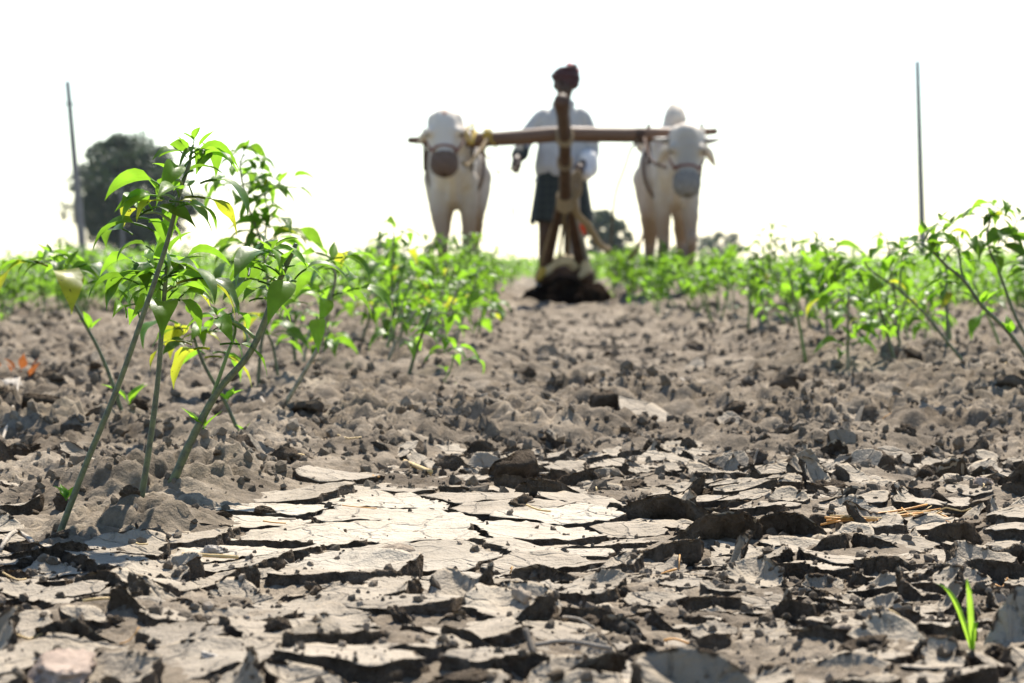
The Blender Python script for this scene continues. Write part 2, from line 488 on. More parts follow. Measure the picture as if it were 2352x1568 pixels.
M['horn'] = simple('horn', (0.20, 0.17, 0.14), (0.5, 0.45, 0.38), 0.45, 10, 0.2)
M['hoof'] = simple('hoof', (0.04, 0.035, 0.03), (0.08, 0.07, 0.06), 0.6, 20, 0.2)
M['eye'] = simple('dark_eye', (0.012, 0.009, 0.007), (0.02, 0.014, 0.01), 0.15, 5, 0.0, spec=0.6)
M['pole'] = simple('concrete_pole', (0.13, 0.13, 0.13), (0.2, 0.2, 0.195), 0.85, 3, 0.2)
M['wire'] = simple('wire', (0.05, 0.05, 0.055), (0.07, 0.07, 0.075), 0.6, 3, 0.0)
M['straw'] = simple('straw', (0.42, 0.28, 0.11), (0.62, 0.46, 0.22), 0.65, 60, 0.4)
M['straw_orange'] = simple('orange_straw', (0.48, 0.22, 0.05), (0.62, 0.33, 0.10), 0.6, 60, 0.4)
M['twig'] = simple('grey_twig', (0.20, 0.165, 0.125), (0.34, 0.29, 0.23), 0.8, 80, 0.5)
M['dry_leaf'] = leaf_mat('dry_orange_leaf', (0.20, 0.07, 0.025), (0.34, 0.11, 0.03), tfac=0.4)
M['white_petal'] = leaf_mat('white_petal', (0.7, 0.7, 0.62), (0.7, 0.7, 0.55), tfac=0.4)
M['bark'] = simple('bark', (0.05, 0.042, 0.034), (0.09, 0.075, 0.06), 0.9, 6, 0.6, 0.03)
M['bird'] = simple('bird', (0.03, 0.03, 0.03), (0.06, 0.06, 0.06), 0.7, 6, 0.2)
def tree_mat(name, a, b_):
    m, nt, b, o = mat(name)
    n = noisen(nt, geo_pos(nt), 0.6, 4, 0.6)
    r = ramp(nt, n.outputs[0], [(0.3, a), (0.7, b_)])
    nt.links.new(r.outputs[0], b.inputs['Base Color'])
    b.inputs['Roughness'].default_value = 0.6
    tb = nd(nt, 'ShaderNodeBsdfTranslucent'); nt.links.new(r.outputs[0], tb.inputs['Color'])
    mx = nd(nt, 'ShaderNodeMixShader'); mx.inputs[0].default_value = 0.22
    nt.links.new(b.outputs[0], mx.inputs[1]); nt.links.new(tb.outputs[0], mx.inputs[2]); nt.links.new(mx.outputs[0], o.inputs['Surface'])
    return m
M['tree_leaf'] = tree_mat('tree_leaf', (0.016, 0.034, 0.009), (0.045, 0.078, 0.018))
M['tree_leaf2'] = tree_mat('tree_leaf_lighter', (0.04, 0.065, 0.03), (0.075, 0.11, 0.05))

def lungi_mat():
    m, nt, b, o = mat('checked_lungi')
    v = coords(nt)
    sx = nd(nt, 'ShaderNodeSeparateXYZ'); nt.links.new(v, sx.inputs[0])
    def lines(sock):
        w = nd(nt, 'ShaderNodeMath'); w.operation = 'MULTIPLY'; w.inputs[1].default_value = 18; nt.links.new(sock, w.inputs[0])
        f = nd(nt, 'ShaderNodeMath'); f.operation = 'FRACT'; nt.links.new(w.outputs[0], f.inputs[0])
        g = nd(nt, 'ShaderNodeMath'); g.operation = 'LESS_THAN'; g.inputs[1].default_value = 0.16; nt.links.new(f.outputs[0], g.inputs[0])
        return g.outputs[0]
    a = lines(sx.outputs[0]); c = lines(sx.outputs[2])
    mxm = nd(nt, 'ShaderNodeMath'); mxm.operation = 'MAXIMUM'; nt.links.new(a, mxm.inputs[0]); nt.links.new(c, mxm.inputs[1])
    col = mixc(nt, mxm.outputs[0], (0.012, 0.016, 0.017), (0.026, 0.034, 0.026))
    nt.links.new(col, b.inputs['Base Color']); b.inputs['Roughness'].default_value = 0.85
    return m
M['lungi'] = lungi_mat()

def hide_mat(name, face, orange=False):
    """white zebu hide: cream body, greyer face, tan legs and knees, painted shade on the lower chest"""
    m, nt, b, o = mat(name)
    v = coords(nt)
    sx = nd(nt, 'ShaderNodeSeparateXYZ'); nt.links.new(v, sx.inputs[0])
    n = noisen(nt, v, 5, 4, 0.6)
    base = ramp(nt, n.outputs[0], [(0.3, (0.50, 0.41, 0.31)), (0.62, (0.68, 0.595, 0.485))]).outputs[0]
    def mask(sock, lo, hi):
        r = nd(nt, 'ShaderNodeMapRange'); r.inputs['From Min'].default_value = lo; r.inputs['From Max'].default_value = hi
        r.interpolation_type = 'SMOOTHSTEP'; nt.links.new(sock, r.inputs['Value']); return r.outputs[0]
    leg_tan_chest_shade = mask(sx.outputs[2], 0.84, 0.45)  # tan of the legs; higher up, chest shading painted into the hide
    c = mixc(nt, leg_tan_chest_shade, base, (0.27, 0.185, 0.125))
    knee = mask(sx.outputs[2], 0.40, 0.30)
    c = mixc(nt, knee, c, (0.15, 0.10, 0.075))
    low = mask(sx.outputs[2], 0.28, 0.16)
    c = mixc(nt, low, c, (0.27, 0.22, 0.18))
    fm = mask(sx.outputs[1], -0.36, -0.52)      # the head lies in front of the chest
    c = mixc(nt, fm, c, face)
    nt.links.new(c, b.inputs['Base Color'])
    n2 = noisen(nt, v, 60, 3, 0.6)
    bump(nt, b, n2.outputs[0], 0.3, 0.006)
    b.inputs['Roughness'].default_value = 0.75
    b.inputs['Sheen Weight'].default_value = 0.1
    return m
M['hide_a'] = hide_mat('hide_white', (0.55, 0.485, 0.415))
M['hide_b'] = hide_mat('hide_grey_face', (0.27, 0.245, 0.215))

# ------------------------------------------------------------------ ground sheet
def build_ground():
    ys = [-6, -4, -2, -1, 0, 0.5, 0.9, 1.2]
    y = 1.4
    while y < 9: ys.append(y); y += 0.0016 * y
    while y < 26: ys.append(y); y += 0.0028 * y
    while y < 60: ys.append(y); y += 0.008 * y
    while y < 3000: ys.append(y); y *= 1.09
    ys = np.array(ys)
    dense = np.arange(-0.235, 0.235, 0.00172)
    o = 0.235; outer = []
    st = 0.004
    while o < 4: outer.append(o); o += st; st *= 1.18
    us = np.concatenate([-np.array(outer[::-1]), dense[1:], np.array(outer)])
    wy = np.where(ys > 0.9, ys + 0.15, 1.05)
    X = us[None, :] * wy[:, None]; Y = np.repeat(ys[:, None], len(us), 1)
    Z = ground_height(X.ravel(), Y.ravel())
    fade = 1 - sst(40, 120, Y.ravel())
    Z = Z * fade - 0.02 * (1 - fade)
    nr, nc = X.shape
    idx = np.arange(nr * nc).reshape(nr, nc)
    q = np.stack([idx[:-1, :-1], idx[:-1, 1:], idx[1:, 1:], idx[1:, :-1]], -1).reshape(-1, 4)
    me = mesh_np('ground', np.stack([X.ravel(), Y.ravel(), Z], 1), q, None, [M['soil']])
    g = link('ground', me)
    g['kind'] = 'structure'
    return g
ground = build_ground()

# ------------------------------------------------------------------ mud plates (curled crust)
def clip_poly(poly, p, n):
    out = []
    for i in range(len(poly)):
        a = poly[i]; b = poly[(i + 1) % len(poly)]
        da = (a[0] - p[0]) * n[0] + (a[1] - p[1]) * n[1]; db = (b[0] - p[0]) * n[0] + (b[1] - p[1]) * n[1]
        if da <= 0: out.append(a)
        if da * db < 0:
            t = da / (da - db); out.append((a[0] + (b[0] - a[0]) * t, a[1] + (b[1] - a[1]) * t))
    return out
def plate_mesh(poly, c, gap, zc, curl, cdir, thick, tilt, seed, nang=84, chip=0.0055, fr=(0.0, 0.22, 0.42, 0.6, 0.75, 0.87, 0.95, 1.0)):
    th = np.linspace(0, 2 * math.pi, nang, endpoint=False)
    rr = np.full(nang, 9.0)
    for i in range(len(poly)):
        a = poly[i]; b = poly[(i + 1) % len(poly)]
        ex, ey = b[0] - a[0], b[1] - a[1]; L = math.hypot(ex, ey)
        if L < 1e-9: continue
        nx, ny = ey / L, -ex / L
        d = (a[0] - c[0]) * nx + (a[1] - c[1]) * ny
        if d < 0: nx, ny, d = -nx, -ny, -d
        d = max(d - gap, 0.004)
        cs = nx * np.cos(th) + ny * np.sin(th)
        with np.errstate(divide='ignore'): t = np.where(cs > 1e-4, d / np.maximum(cs, 1e-4), 9.0)
        rr = np.minimum(rr, t)
    rr = np.minimum(rr, 0.16)
    ex, ey = np.cos(th) * rr + c[0], np.sin(th) * rr + c[1]
    s1 = noise2(ex * 55 + seed, ey * 55) ; s2 = noise2(ex * 170 + seed * 2, ey * 170); s0 = noise2(ex * 18 + seed, ey * 18)
    rr = np.maximum(rr * (1 - 0.025 * (1 + s0)) + chip * 1.2 * s1 + chip * 0.7 * s2 - chip * 0.55, 0.006)
    rm = rr.mean()
    co = []; nr = len(fr)
    def top(x, y, rho, ang):
        lift = curl * np.power(rho, 2.3) * np.clip(0.30 + 0.75 * np.cos(ang - cdir) + 0.35 * np.cos(2 * ang + seed), -0.05, 1.3)
        return zc + ground_smooth(x, y) - float(ground_smooth(c[0], c[1])) + tilt[0] * (x - c[0]) + tilt[1] * (y - c[1]) + lift \
            + 0.0028 * noise2(x * 22 + seed, y * 22) + 0.0013 * noise2(x * 70, y * 70 + seed)
    rings = []
    for f in fr[1:]:
        x = c[0] + np.cos(th) * rr * f; y = c[1] + np.sin(th) * rr * f
        rings.append(np.stack([x, y, top(x, y, np.full(nang, f), th)], 1))
    lip = rings[-1]
    wob = lambda k, a: a * (noise2(lip[:, 0] * 120 + k * 7 + seed, lip[:, 1] * 120 - k * 3) + 0.6 * noise2(lip[:, 0] * 290 + k * 5, lip[:, 1] * 290 + seed))
    lip[:, 2] += wob(9, 0.0014)
    base = ground_smooth(lip[:, 0], lip[:, 1]) - 0.024
    up = sst(0.012, 0.026, lip[:, 2] - base - 0.022)
    foot = up * (lip[:, 2] - thick) + (1 - up) * np.minimum(base, lip[:, 2] - thick)
    for k, (ins, dz) in enumerate(((0.0008, 0.07), (-0.0015, 0.26), (-0.003, 0.58), (-0.003, 1.0))):
        ri = rr - ins * (1 - 1.6 * up * (dz > .5)) + wob(k, 0.0060)
        x = c[0] + np.cos(th) * ri; y = c[1] + np.sin(th) * ri
        z = lip[:, 2] + (foot - lip[:, 2]) * dz + wob(k + 4, 0.0025)
        rings.append(np.stack([x, y, z], 1))
    f = 0.45
    x = c[0] + np.cos(th) * rr * f; y = c[1] + np.sin(th) * rr * f
    rings.append(np.stack([x, y, top(x, y, np.full(nang, f), th) - thick * 1.3 - .008], 1))
    cz = float(top(np.array([c[0]]), np.array([c[1]]), np.array([0.0]), np.array([0.0]))[0])
    co = np.concatenate([np.array([[c[0], c[1], cz]])] + rings + [np.array([[c[0], c[1], cz - thick * 1.3]])])
    tris = []; quads = []; mq = []
    k2 = (np.arange(nang) + 1) % nang; k = np.arange(nang)
    tris.append(np.stack([np.zeros(nang, int), 1 + k, 1 + k2], 1))
    NR = len(rings)
    for i in range(NR - 1):
        a = 1 + i * nang; b = a + nang
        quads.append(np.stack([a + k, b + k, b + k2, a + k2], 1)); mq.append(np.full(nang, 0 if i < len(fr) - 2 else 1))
    last = 1 + (NR - 1) * nang
    tris.append(np.stack([np.full(nang, len(co) - 1), last + k2, last + k], 1))
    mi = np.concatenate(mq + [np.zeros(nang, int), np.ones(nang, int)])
    co = co - np.array([c[0], c[1], zc])
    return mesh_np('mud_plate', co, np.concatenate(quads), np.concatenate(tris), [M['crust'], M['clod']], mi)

EDGE = []
PGRID = {}
def build_plates():
    # seeds with local spacing
    seeds = []
    cand = []
    tries = 0
    SA = np.zeros((4000, 3))
    N = 17000
    yy = 1.45 + 3.4 * np.sqrt(RNG.random(N)); xx = RNG.uniform(-1, 1, N) * (0.21 * yy + 0.14)
    pp = in_patch(xx, yy); nn = noise2(xx * 2.1, yy * 2.1 + 9); uu = RNG.random(N)
    ss = np.where(uu < 0.30, 0.034, np.where(uu < 0.82, 0.062, 0.105)) * (1 + 0.5 * nn) + 0.085 * pp - 0.02 * np.maximum(yy - 3.4, 0)
    ss = np.maximum(ss, 0.028)
    k = 0
    for x, y, s in zip(xx, yy, ss):
        q = SA[:k]
        if k and ((q[:, 0] - x) ** 2 + (q[:, 1] - y) ** 2 < (0.5 * (s + q[:, 2])) ** 2).any(): continue
        SA[k] = (x, y, s); k += 1
        if k >= 3999: break
    seeds = [tuple(map(float, r)) for r in SA[:k]]
    P = np.array([(a, b) for a, b, s in seeds])
    plates = []
    for i, (x, y, s) in enumerate(seeds):
        d = np.hypot(P[:, 0] - x, P[:, 1] - y)
        near = np.argsort(d)[1:19]
        poly = [(x - .2, y - .2), (x + .2, y - .2), (x + .2, y + .2), (x - .2, y + .2)]
        for j in near:
            mx, my = (x + P[j, 0]) / 2, (y + P[j, 1]) / 2
            poly = clip_poly(poly, (mx, my), (P[j, 0] - x, P[j, 1] - y))
            if not poly: break
        if len(poly) < 3: continue
        cx = sum(p[0] for p in poly) / len(poly); cy = sum(p[1] for p in poly) / len(poly)
        plates.append((cx, cy, s, poly))
    plates.sort(key=lambda p: p[1] - 6 * p[2])
    n = 0; rest = []
    for (cx, cy, s, poly) in plates:
        pt = float(in_patch(np.array([cx]), np.array([cy]))[0])
        edge = float(sst(3.5, 4.5, cy + 0.3 * random.uniform(-1, 1)))
        ridge = float(mound(np.array([cx]), np.array([cy]))[0])
        if random.random() < 0.55 * edge + 0.8 * ridge: continue
        u = random.random()
        curl = (0.005 + 0.030 * u ** 2.0) * (1 - 0.85 * pt) * min(1.0, s / 0.07)
        gap = (0.0005 + 0.2 * curl * random.random() + 0.005 * random.random() ** 3) * (1 - 0.6 * pt)
        sp = random.random()
        tilt = (random.gauss(0, 0.055) * (1 - pt), random.gauss(0, 0.055) * (1 - pt))
        if edge > 0.3: tilt = (random.gauss(0, 0.14), random.gauss(0, 0.14))
        zc = float(ground_smooth(cx, cy)) - 0.002 + random.gauss(0, 0.0035) * (1 - 0.7 * pt) - 0.004 * curl / 0.03
        th_ = random.uniform(0.008, 0.017) * (1 - 0.3 * pt)
        small = s < 0.042
        fine = n < 300
        me = plate_mesh(poly, (cx, cy), gap, zc, curl, random.uniform(0, 6.28), th_, tilt, random.uniform(0, 90), (36 if small else 76) if fine else (20 if small else 38),
                        0.0055, (0.0, 0.22, 0.42, 0.6, 0.75, 0.87, 0.95, 1.0) if fine and not small else (0.0, 0.4, 0.7, 0.9, 1.0))
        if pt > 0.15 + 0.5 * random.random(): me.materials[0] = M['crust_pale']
        EDGE.append((cx, cy, s))
        if n < 300:
            ob = link('mud_plate', me, ground, loc=(cx, cy, zc)); n += 1
            PGRID.setdefault((int(math.floor(cx / .1)), int(math.floor(cy / .1))), []).append((ob, (cx, cy, zc)))
        else:
            rest.append((me, (cx, cy, zc)))
    if rest:
        V = []; Q = []; T = []; MQ = []; MT = []; k = 0
        for me, l in rest:
            nv = len(me.vertices); c = np.empty(nv * 3, np.float32); me.vertices.foreach_get('co', c)
            V.append(c.reshape(-1, 3) + np.array(l))
            npoly = len(me.polygons)
            tot = np.empty(npoly, np.int32); me.polygons.foreach_get('loop_total', tot)
            mi = np.empty(npoly, np.int32); me.polygons.foreach_get('material_index', mi)
            lp = np.empty(len(me.loops), np.int32); me.loops.foreach_get('vertex_index', lp)
            nq = int((tot == 4).sum())
            Q.append(lp[:nq * 4].reshape(-1, 4) + k); T.append(lp[nq * 4:].reshape(-1, 3) + k)
            MQ.append(mi[:nq]); MT.append(mi[nq:]); k += nv
            bpy.data.meshes.remove(me)
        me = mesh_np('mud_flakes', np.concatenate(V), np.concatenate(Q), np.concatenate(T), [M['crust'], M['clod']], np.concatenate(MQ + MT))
        o = link('mud_flakes', me, ground); o['kind'] = 'stuff'
    return n
build_plates()
bpy.context.view_layer.update()
def surf(x, y, z=None):
    """height of the topmost soil or plate at a point"""
    if z is None: z = float(ground_height(np.array([x]), np.array([y]))[0])
    if y < 5.2:
        gx, gy = int(math.floor(x / .1)), int(math.floor(y / .1))
        for i in (-1, 0, 1):
            for j in (-1, 0, 1):
                for (ob, l) in PGRID.get((gx + i, gy + j), ()):
                    hit, loc, nor, f = ob.ray_cast(Vector((x - l[0], y - l[1], .3)), Vector((0, 0, -1)))
                    if hit: z = max(z, loc.z + l[2])
    return z

# ------------------------------------------------------------------ clods and stones
def rock_mesh(name, material, seed, sub=3, flat=(1, 1, 0.8), rough=0.32, freq=1.6, ridge=0.0):
    bm = bmesh.new(); bmesh.ops.create_icosphere(bm, subdivisions=sub, radius=1.0)
    co = np.array([v.co[:] for v in bm.verts])
    d = rough * fbm3(co * freq + seed * 13.1, 5, 0.55)
    if ridge: d = d + ridge * (0.4 - np.abs(noise3(co * freq * 2.2 + seed)))
    # a few flat broken faces
    rs = np.random.default_rng(int(seed * 10) + 3)
    co = co * (1 + d)[:, None]
    for k in range(5):
        nrm = rs.normal(size=3); nrm /= np.linalg.norm(nrm); lim = rs.uniform(0.55, 0.9)
        s = co @ nrm; ov = np.maximum(s - lim, 0)
        co = co - nrm[None] * (ov * 0.85)[:, None]
    co = co + (0.07 * noise3(co * 7 + seed) + 0.05 * noise3(co * 15 + seed))[:, None] * co
    if ridge: co = co * (1 + 0.22 * (0.35 - np.abs(noise3(co * 5.5 + seed))) + 0.13 * (0.35 - np.abs(noise3(co * 12 + seed))))[:, None]
    co = co * np.array(flat)
    for v, c in zip(bm.verts, co): v.co = c
    me = bpy.data.meshes.new(name); bm.to_mesh(me); bm.free()
    me.materials.append(material)
    for p in me.polygons: p.use_smooth = True
    return me
CL_D = [rock_mesh('clod', M['clod'], i + 1, 4, (1, random.uniform(.6, 1), random.uniform(.45, .8)), 0.55, 1.9, 0.55) for i in range(8)]
CL_P = [rock_mesh('pale_clod', M['pale_clod'], i + 20, 3, (1, .85, .6), 0.34, 1.5, 0.15) for i in range(4)]
ST_W = [rock_mesh('stone', M['stone'], i + 40, 4, (1, .8, .6), 0.38, 1.4, 0.12) for i in range(3)]
ST_P = [rock_mesh('stone', M['pink_stone'], i + 50, 4, (1, .8, .65), 0.4, 1.4, 0.12) for i in range(2)]

def put_rock(me, px, py, wpx, name, label, cat, hz=1.0, rz=None, sink=0.35, group=None, rx=0):
    p = G(px, py); z = surf(p.x, p.y)
    s = wpx * K / FPX * p.y / 2
    o = link(name, me, None, (p.x, p.y + s * 0.6, z + s * hz * (0.42 - sink)), (rx, random.uniform(-.2, .2), rz if rz is not None else random.uniform(0, 6.28)), (s, s * 0.9, s * hz))
    return tag(o, label, cat, group)
specific = [
    # px, py(base), width px, mesh, height factor, label
    (345, 1250, 95, CL_D[0], 1.3, 'dark peaked clod of soil just right of the nearest chilli stems'),
    (728, 1355, 85, CL_D[1], 1.2, 'dark upright lump of soil left of centre below the pale mud patch'),
    (1330, 1425, 215, CL_D[2], 0.75, 'wide crumbly dark clod in front of the large curled mud plate'),
    (1912, 1128, 135, CL_D[3], 0.8, 'long blocky dark clod near the right of the cracked mud'),
    (1075, 1550, 190, CL_D[4], 0.8, 'large blurred brown clod at the bottom edge of the photo'),
    (905, 1262, 120, CL_P[0], 0.8, 'pale flaky clod lying on the smooth pale mud patch'),
    (1190, 1160, 135, CL_D[5], 1.0, 'dark broken clod behind the pale mud patch near the middle'),
    (512, 1192, 52, CL_D[6], 1.0, 'small round dark clod right of the middle chilli stem base'),
    (605, 1178, 85, CL_D[7], 0.8, 'ragged dark clod at the left end of the pale mud patch'),
    (1410, 1480, 120, CL_D[0], 0.7, 'low crumbly clod below the wide dark clod'),
    (2300, 1505, 110, CL_D[3], 0.9, 'dark angular clod right of the green grass sprout'),
    (1990, 1490, 170, CL_D[5], 0.7, 'broad dark clod left of the green grass sprout'),
    (1215, 890, 70, CL_D[1], 1.2, 'dark clod standing up in the middle of the path'),
    (1400, 945, 80, CL_D[3], 0.6, 'small log shaped dark clod right of the path centre'),
    (1460, 1112, 100, CL_D[7], 0.9, 'dark clod beside the curled flakes right of the middle'),
    (1620, 1130, 75, CL_D[6], 1.1, 'steep dark clod left of the long blocky clod'),
    (2130, 860, 95, CL_D[2], 0.8, 'dark clod at the foot of the leaning chilli stem on the right'),
    (200, 960, 85, CL_D[4], 0.9, 'dark rounded clod left of the chilli stems'),
    (300, 905, 110, CL_P[1], 0.9, 'large pale clod behind the left chilli stems'),
    (1445, 1360, 75, CL_D[6], 1.2, 'dark lump at the right tip of the large curled plate'),
    (140, 870, 80, CL_D[5], 0.9, 'dark clod on the ploughed soil at the far left'),
    (1100, 1000, 70, CL_D[0], 1.5, 'tall dark shard of soil standing above the middle ground'),
    (2000, 1350, 90, CL_D[1], 0.8, 'dark clod between cracked plates on the right'),
    (1500, 1255, 60, CL_D[7], 0.9, 'small dark clod right of the pale patch'),
    (90, 1420, 90, CL_D[2], 0.7, 'dark crumbly clod among plates at the lower left'),
]
for (px, py, w, me, hz, lab) in specific:
    put_rock(me, px, py, w * .74, 'soil_clod', lab, 'clod', hz * .70, group='named soil clods')
for (px, py, w, me, hz, lab) in [
    (490, 1268, 75, ST_W[0], 0.7, 'small white stone on the mud right of the peaked dark clod'),
    (1560, 900, 110, ST_W[1], 0.6, 'pale grey flat stone on the right side of the path'),
    (1262, 955, 95, ST_W[2], 0.6, 'pale stone half buried in the middle of the path'),
    (130, 1568, 210, ST_P[0], 0.7, 'large blurred pinkish stone in the bottom left corner'),
    (172, 1190, 62, ST_P[1], 1.0, 'pinkish stone beside the foot of the leftmost chilli stem'),
    (2258, 1118, 50, ST_P[0], 0.8, 'pale pink shell like stone near the right edge'),
    (478, 1500, 60, ST_W[0], 0.6, 'cream pebble near the lower left clods'),
    (20, 900, 85, ST_W[1], 0.7, 'pale stone under the orange dry leaf at left edge'),
    (1650, 1140, 40, ST_W[2], 1.0, 'small white pebble right of the middle'),
]:
    put_rock(me, px, py, w, 'stone', lab, 'stone', hz, group='stones on the soil')

# shards of crust tipped up in the loose soil farther on
SHARD = []
for i in range(8):
    n = random.randint(5, 8)
    pl = [(math.cos(a) * .05 * random.uniform(.6, 1.2), math.sin(a) * .05 * random.uniform(.6, 1.2)) for a in sorted(random.uniform(0, 2 * math.pi) for _ in range(n))]
    if len(pl) < 3: continue
    hull = [(math.cos(2 * math.pi * k / 7) * .05 * random.uniform(.6, 1.15), math.sin(2 * math.pi * k / 7) * .05 * random.uniform(.6, 1.15)) for k in range(7)]
    SHARD.append(plate_mesh(hull, (0, 0), 0.0, float(ground_smooth(0, 0)), random.uniform(.0, .02), random.uniform(0, 6), random.uniform(.006, .012), (0, 0), i * 3.3, 24, .003))
for k in range(170):
    y = 3.6 + 5.0 * random.random() ** 1.6; x = random.uniform(-1, 1) * 0.205 * y
    if float(noise2(np.array([x * 1.7 + 3]), np.array([y * 1.3]))[0]) < random.uniform(-0.5, 0.2): continue
    sc = random.uniform(.4, 1.0)
    link('mud_flake', random.choice(SHARD), ground, (x, y, surf(x, y) + .004 * sc), (random.gauss(0, .55), random.gauss(0, .55), random.uniform(0, 6.28)), sc)

# unnamed clods: dark ones scattered over the middle ground, paler ones between the plates
cnt = 0
while cnt < 110:
    y = 3.7 + 5.2 * random.random() ** 1.5; x = random.uniform(-1, 1) * (0.205 * y)
    if float(noise2(np.array([x * 2.2 + 7]), np.array([y * 1.6]))[0]) < random.uniform(-0.45, 0.25): continue
    s = random.choice([0.008, 0.010, 0.013, 0.018, 0.025]) * (0.8 + 0.05 * y)
    me = random.choice(CL_D)
    o = link('soil_clod', me, None, (x, y, surf(x, y) - s * 0.05), (random.uniform(-.5, .5), random.uniform(-.5, .5), random.uniform(0, 6.28)), (s, s * random.uniform(.6, 1), s * random.uniform(.5, 1.15)))
    tag(o, 'small dark clod scattered on the loose soil of the path', 'clod', 'loose clods on the path'); cnt += 1
cnt = 0
while cnt < 45:
    y = 1.75 + 2.2 * random.random(); x = random.uniform(-1, 1) * (0.205 * y)
    if in_patch(np.array([x]), np.array([y]))[0] > 0.4: continue
    s = random.choice([0.006, 0.008, 0.011]) * random.uniform(0.8, 1.3)
    me = random.choice(CL_D + CL_P[:2])
    o = link('soil_clod', me, None, (x, y, surf(x, y) + s * 0.25), (random.uniform(-.5, .5), random.uniform(-.5, .5), random.uniform(0, 6.28)), (s, s * random.uniform(.6, 1), s * random.uniform(.6, 1.0)))
    tag(o, 'small crumbly clod lying among the cracked mud plates', 'clod', 'loose clods among the plates'); cnt += 1

# crumbs: uncountable
def crumbs():
    bm = bmesh.new(); bmesh.ops.create_icosphere(bm, subdivisions=1, radius=1.0)
    base = np.array([v.co[:] for v in bm.verts]); fs = np.array([[v.index for v in f.verts] for f in bm.faces]); bm.free()
    for which, N in (('dark', 6500), ('pale', 2200), ('soil', 17000)):
        V = []; F = []; k = 0
        M2 = N * 4
        y = (1.7 if which != 'soil' else 3.3) * np.exp(RNG.random(M2) ** 0.8 * math.log(11 / 1.7 if which != 'soil' else 14 / 3.3))
        if which == 'dark': y = 1.7 + 2.6 * RNG.random(M2)
        x = RNG.uniform(-1, 1, M2) * (0.225 * y + 0.03)
        if which == 'dark':                                              # fallen from the broken rims
            E = np.array(EDGE); pick = E[RNG.integers(0, len(E), M2)]; a = RNG.uniform(0, 6.28, M2); r_ = pick[:, 2] * RNG.uniform(.42, .62, M2)
            rim = RNG.random(M2) < .8
            x = np.where(rim, pick[:, 0] + np.cos(a) * r_, x); y = np.where(rim, pick[:, 1] + np.sin(a) * r_, y)
        keep = (RNG.random(M2) > 0.85 * in_patch(x, y)) & ((noise2(x * 5, y * 5) > RNG.uniform(-0.3, 0.4, M2)) | (which == 'dark'))
        x = x[keep][:N]; y = y[keep][:N]; z = ground_height(x, y)
        for xx, yy, zz in zip(x.tolist(), y.tolist(), z.tolist()):
            if which != 'soil' or yy < 4.4: zz = surf(xx, yy, zz)
            s = 0.0007 * math.exp(1.75 * random.random() ** 1.9) * (1 + 0.22 * yy)
            if which == 'dark': s *= 1.25
            if which == 'soil': s = random.uniform(0.0014, 0.0042) * (1 + 0.14 * yy) * random.choice((1, 1, 1, 1.6, 2.3))
            rot = np.array(Euler((random.uniform(0, 6), random.uniform(0, 6), random.uniform(0, 6))).to_matrix())
            c = base * (1 + RNG.uniform(-0.32, 0.32, (len(base), 1))) * np.array([1, random.uniform(.6, 1), random.uniform(.45, .9)])
            c = c @ rot.T * s + np.array([xx, yy, zz + s * 0.2])
            V.append(c); F.append(fs + k); k += len(base)
        me = mesh_np('soil_crumbs', np.concatenate(V), None, np.concatenate(F), [M[{'dark': 'rim_soil', 'pale': 'pale_clod', 'soil': 'soil'}[which]]], None, False)
        o = link('soil_crumbs', me)
        tag(o, {'dark': 'fine dark crumbs fallen between the cracked mud plates', 'pale': 'fine pale crumbs of soil strewn over the field floor', 'soil': 'loose brown crumbs of soil covering the path beyond the plates'}[which], 'crumbs', kind='stuff')
crumbs()

# ------------------------------------------------------------------ straw, twigs, dry leaves
def litter(name, label, cat, m, pts, r, group=None, sides=5):
    """a stalk whose points are (px, py, lift)"""
    P3 = []
    for (px, py, lift) in pts:
        p = G(px, py); p.z = surf(p.x, p.y) + lift + r; P3.append(p)
    P3 = curve_pts([tuple(p) for p in P3], 9)
    o = P3[0].copy()
    ob = MB().tube([p - o for p in P3], [r * (0.9 + 0.2 * random.random()) for _ in P3], sides, 0.2).build(name, m, None, loc=o)
    return tag(ob, label, cat, group)
litter('dry_stick', 'pale dry stick leaning over curled mud behind the pale patch', 'stick', M['straw'], [(930, 1075, .012), (990, 1100, .002)], 0.0035)
litter('dry_stick', 'thin bent stick across the plates near the bottom', 'stick', M['twig'], [(1230, 1495, .006), (1300, 1500, .008), (1400, 1510, .004)], 0.002)
litter('dry_stick', 'short brown stub of stick standing at the bottom centre', 'stick', M['bark'], [(1207, 1512, .018), (1225, 1528, 0.0)], 0.0025)
litter('dry_stalk', 'long flat straw stalk below the small white stone', 'stalk', M['straw'], [(420, 1280, .003), (545, 1290, .003)], 0.002)
litter('dry_stalk', 'dry bent stalk at the left edge below the leftmost stem', 'stalk', M['twig'], [(0, 1260, .004), (30, 1236, .012), (60, 1240, .010), (90, 1258, .003)], 0.0028)
litter('dry_stalk', 'grey dry stalk leaning at the far left edge', 'stalk', M['twig'], [(0, 1045, .0), (30, 985, .02), (45, 940, .04)], 0.003)
litter('dry_stick', 'dark twig lying on the right behind the straw', 'stick', M['twig'], [(1240, 1100, .005), (1330, 1075, .003)], 0.002)
litter('dry_stick', 'thin twig lying on the mound left of centre', 'stick', M['twig'], [(655, 1000, .004), (600, 940, .02)], 0.003)
st = empty('straw_bundle', G(2000, 1215), 'orange dry straw lying across the mud on the right', 'straw')
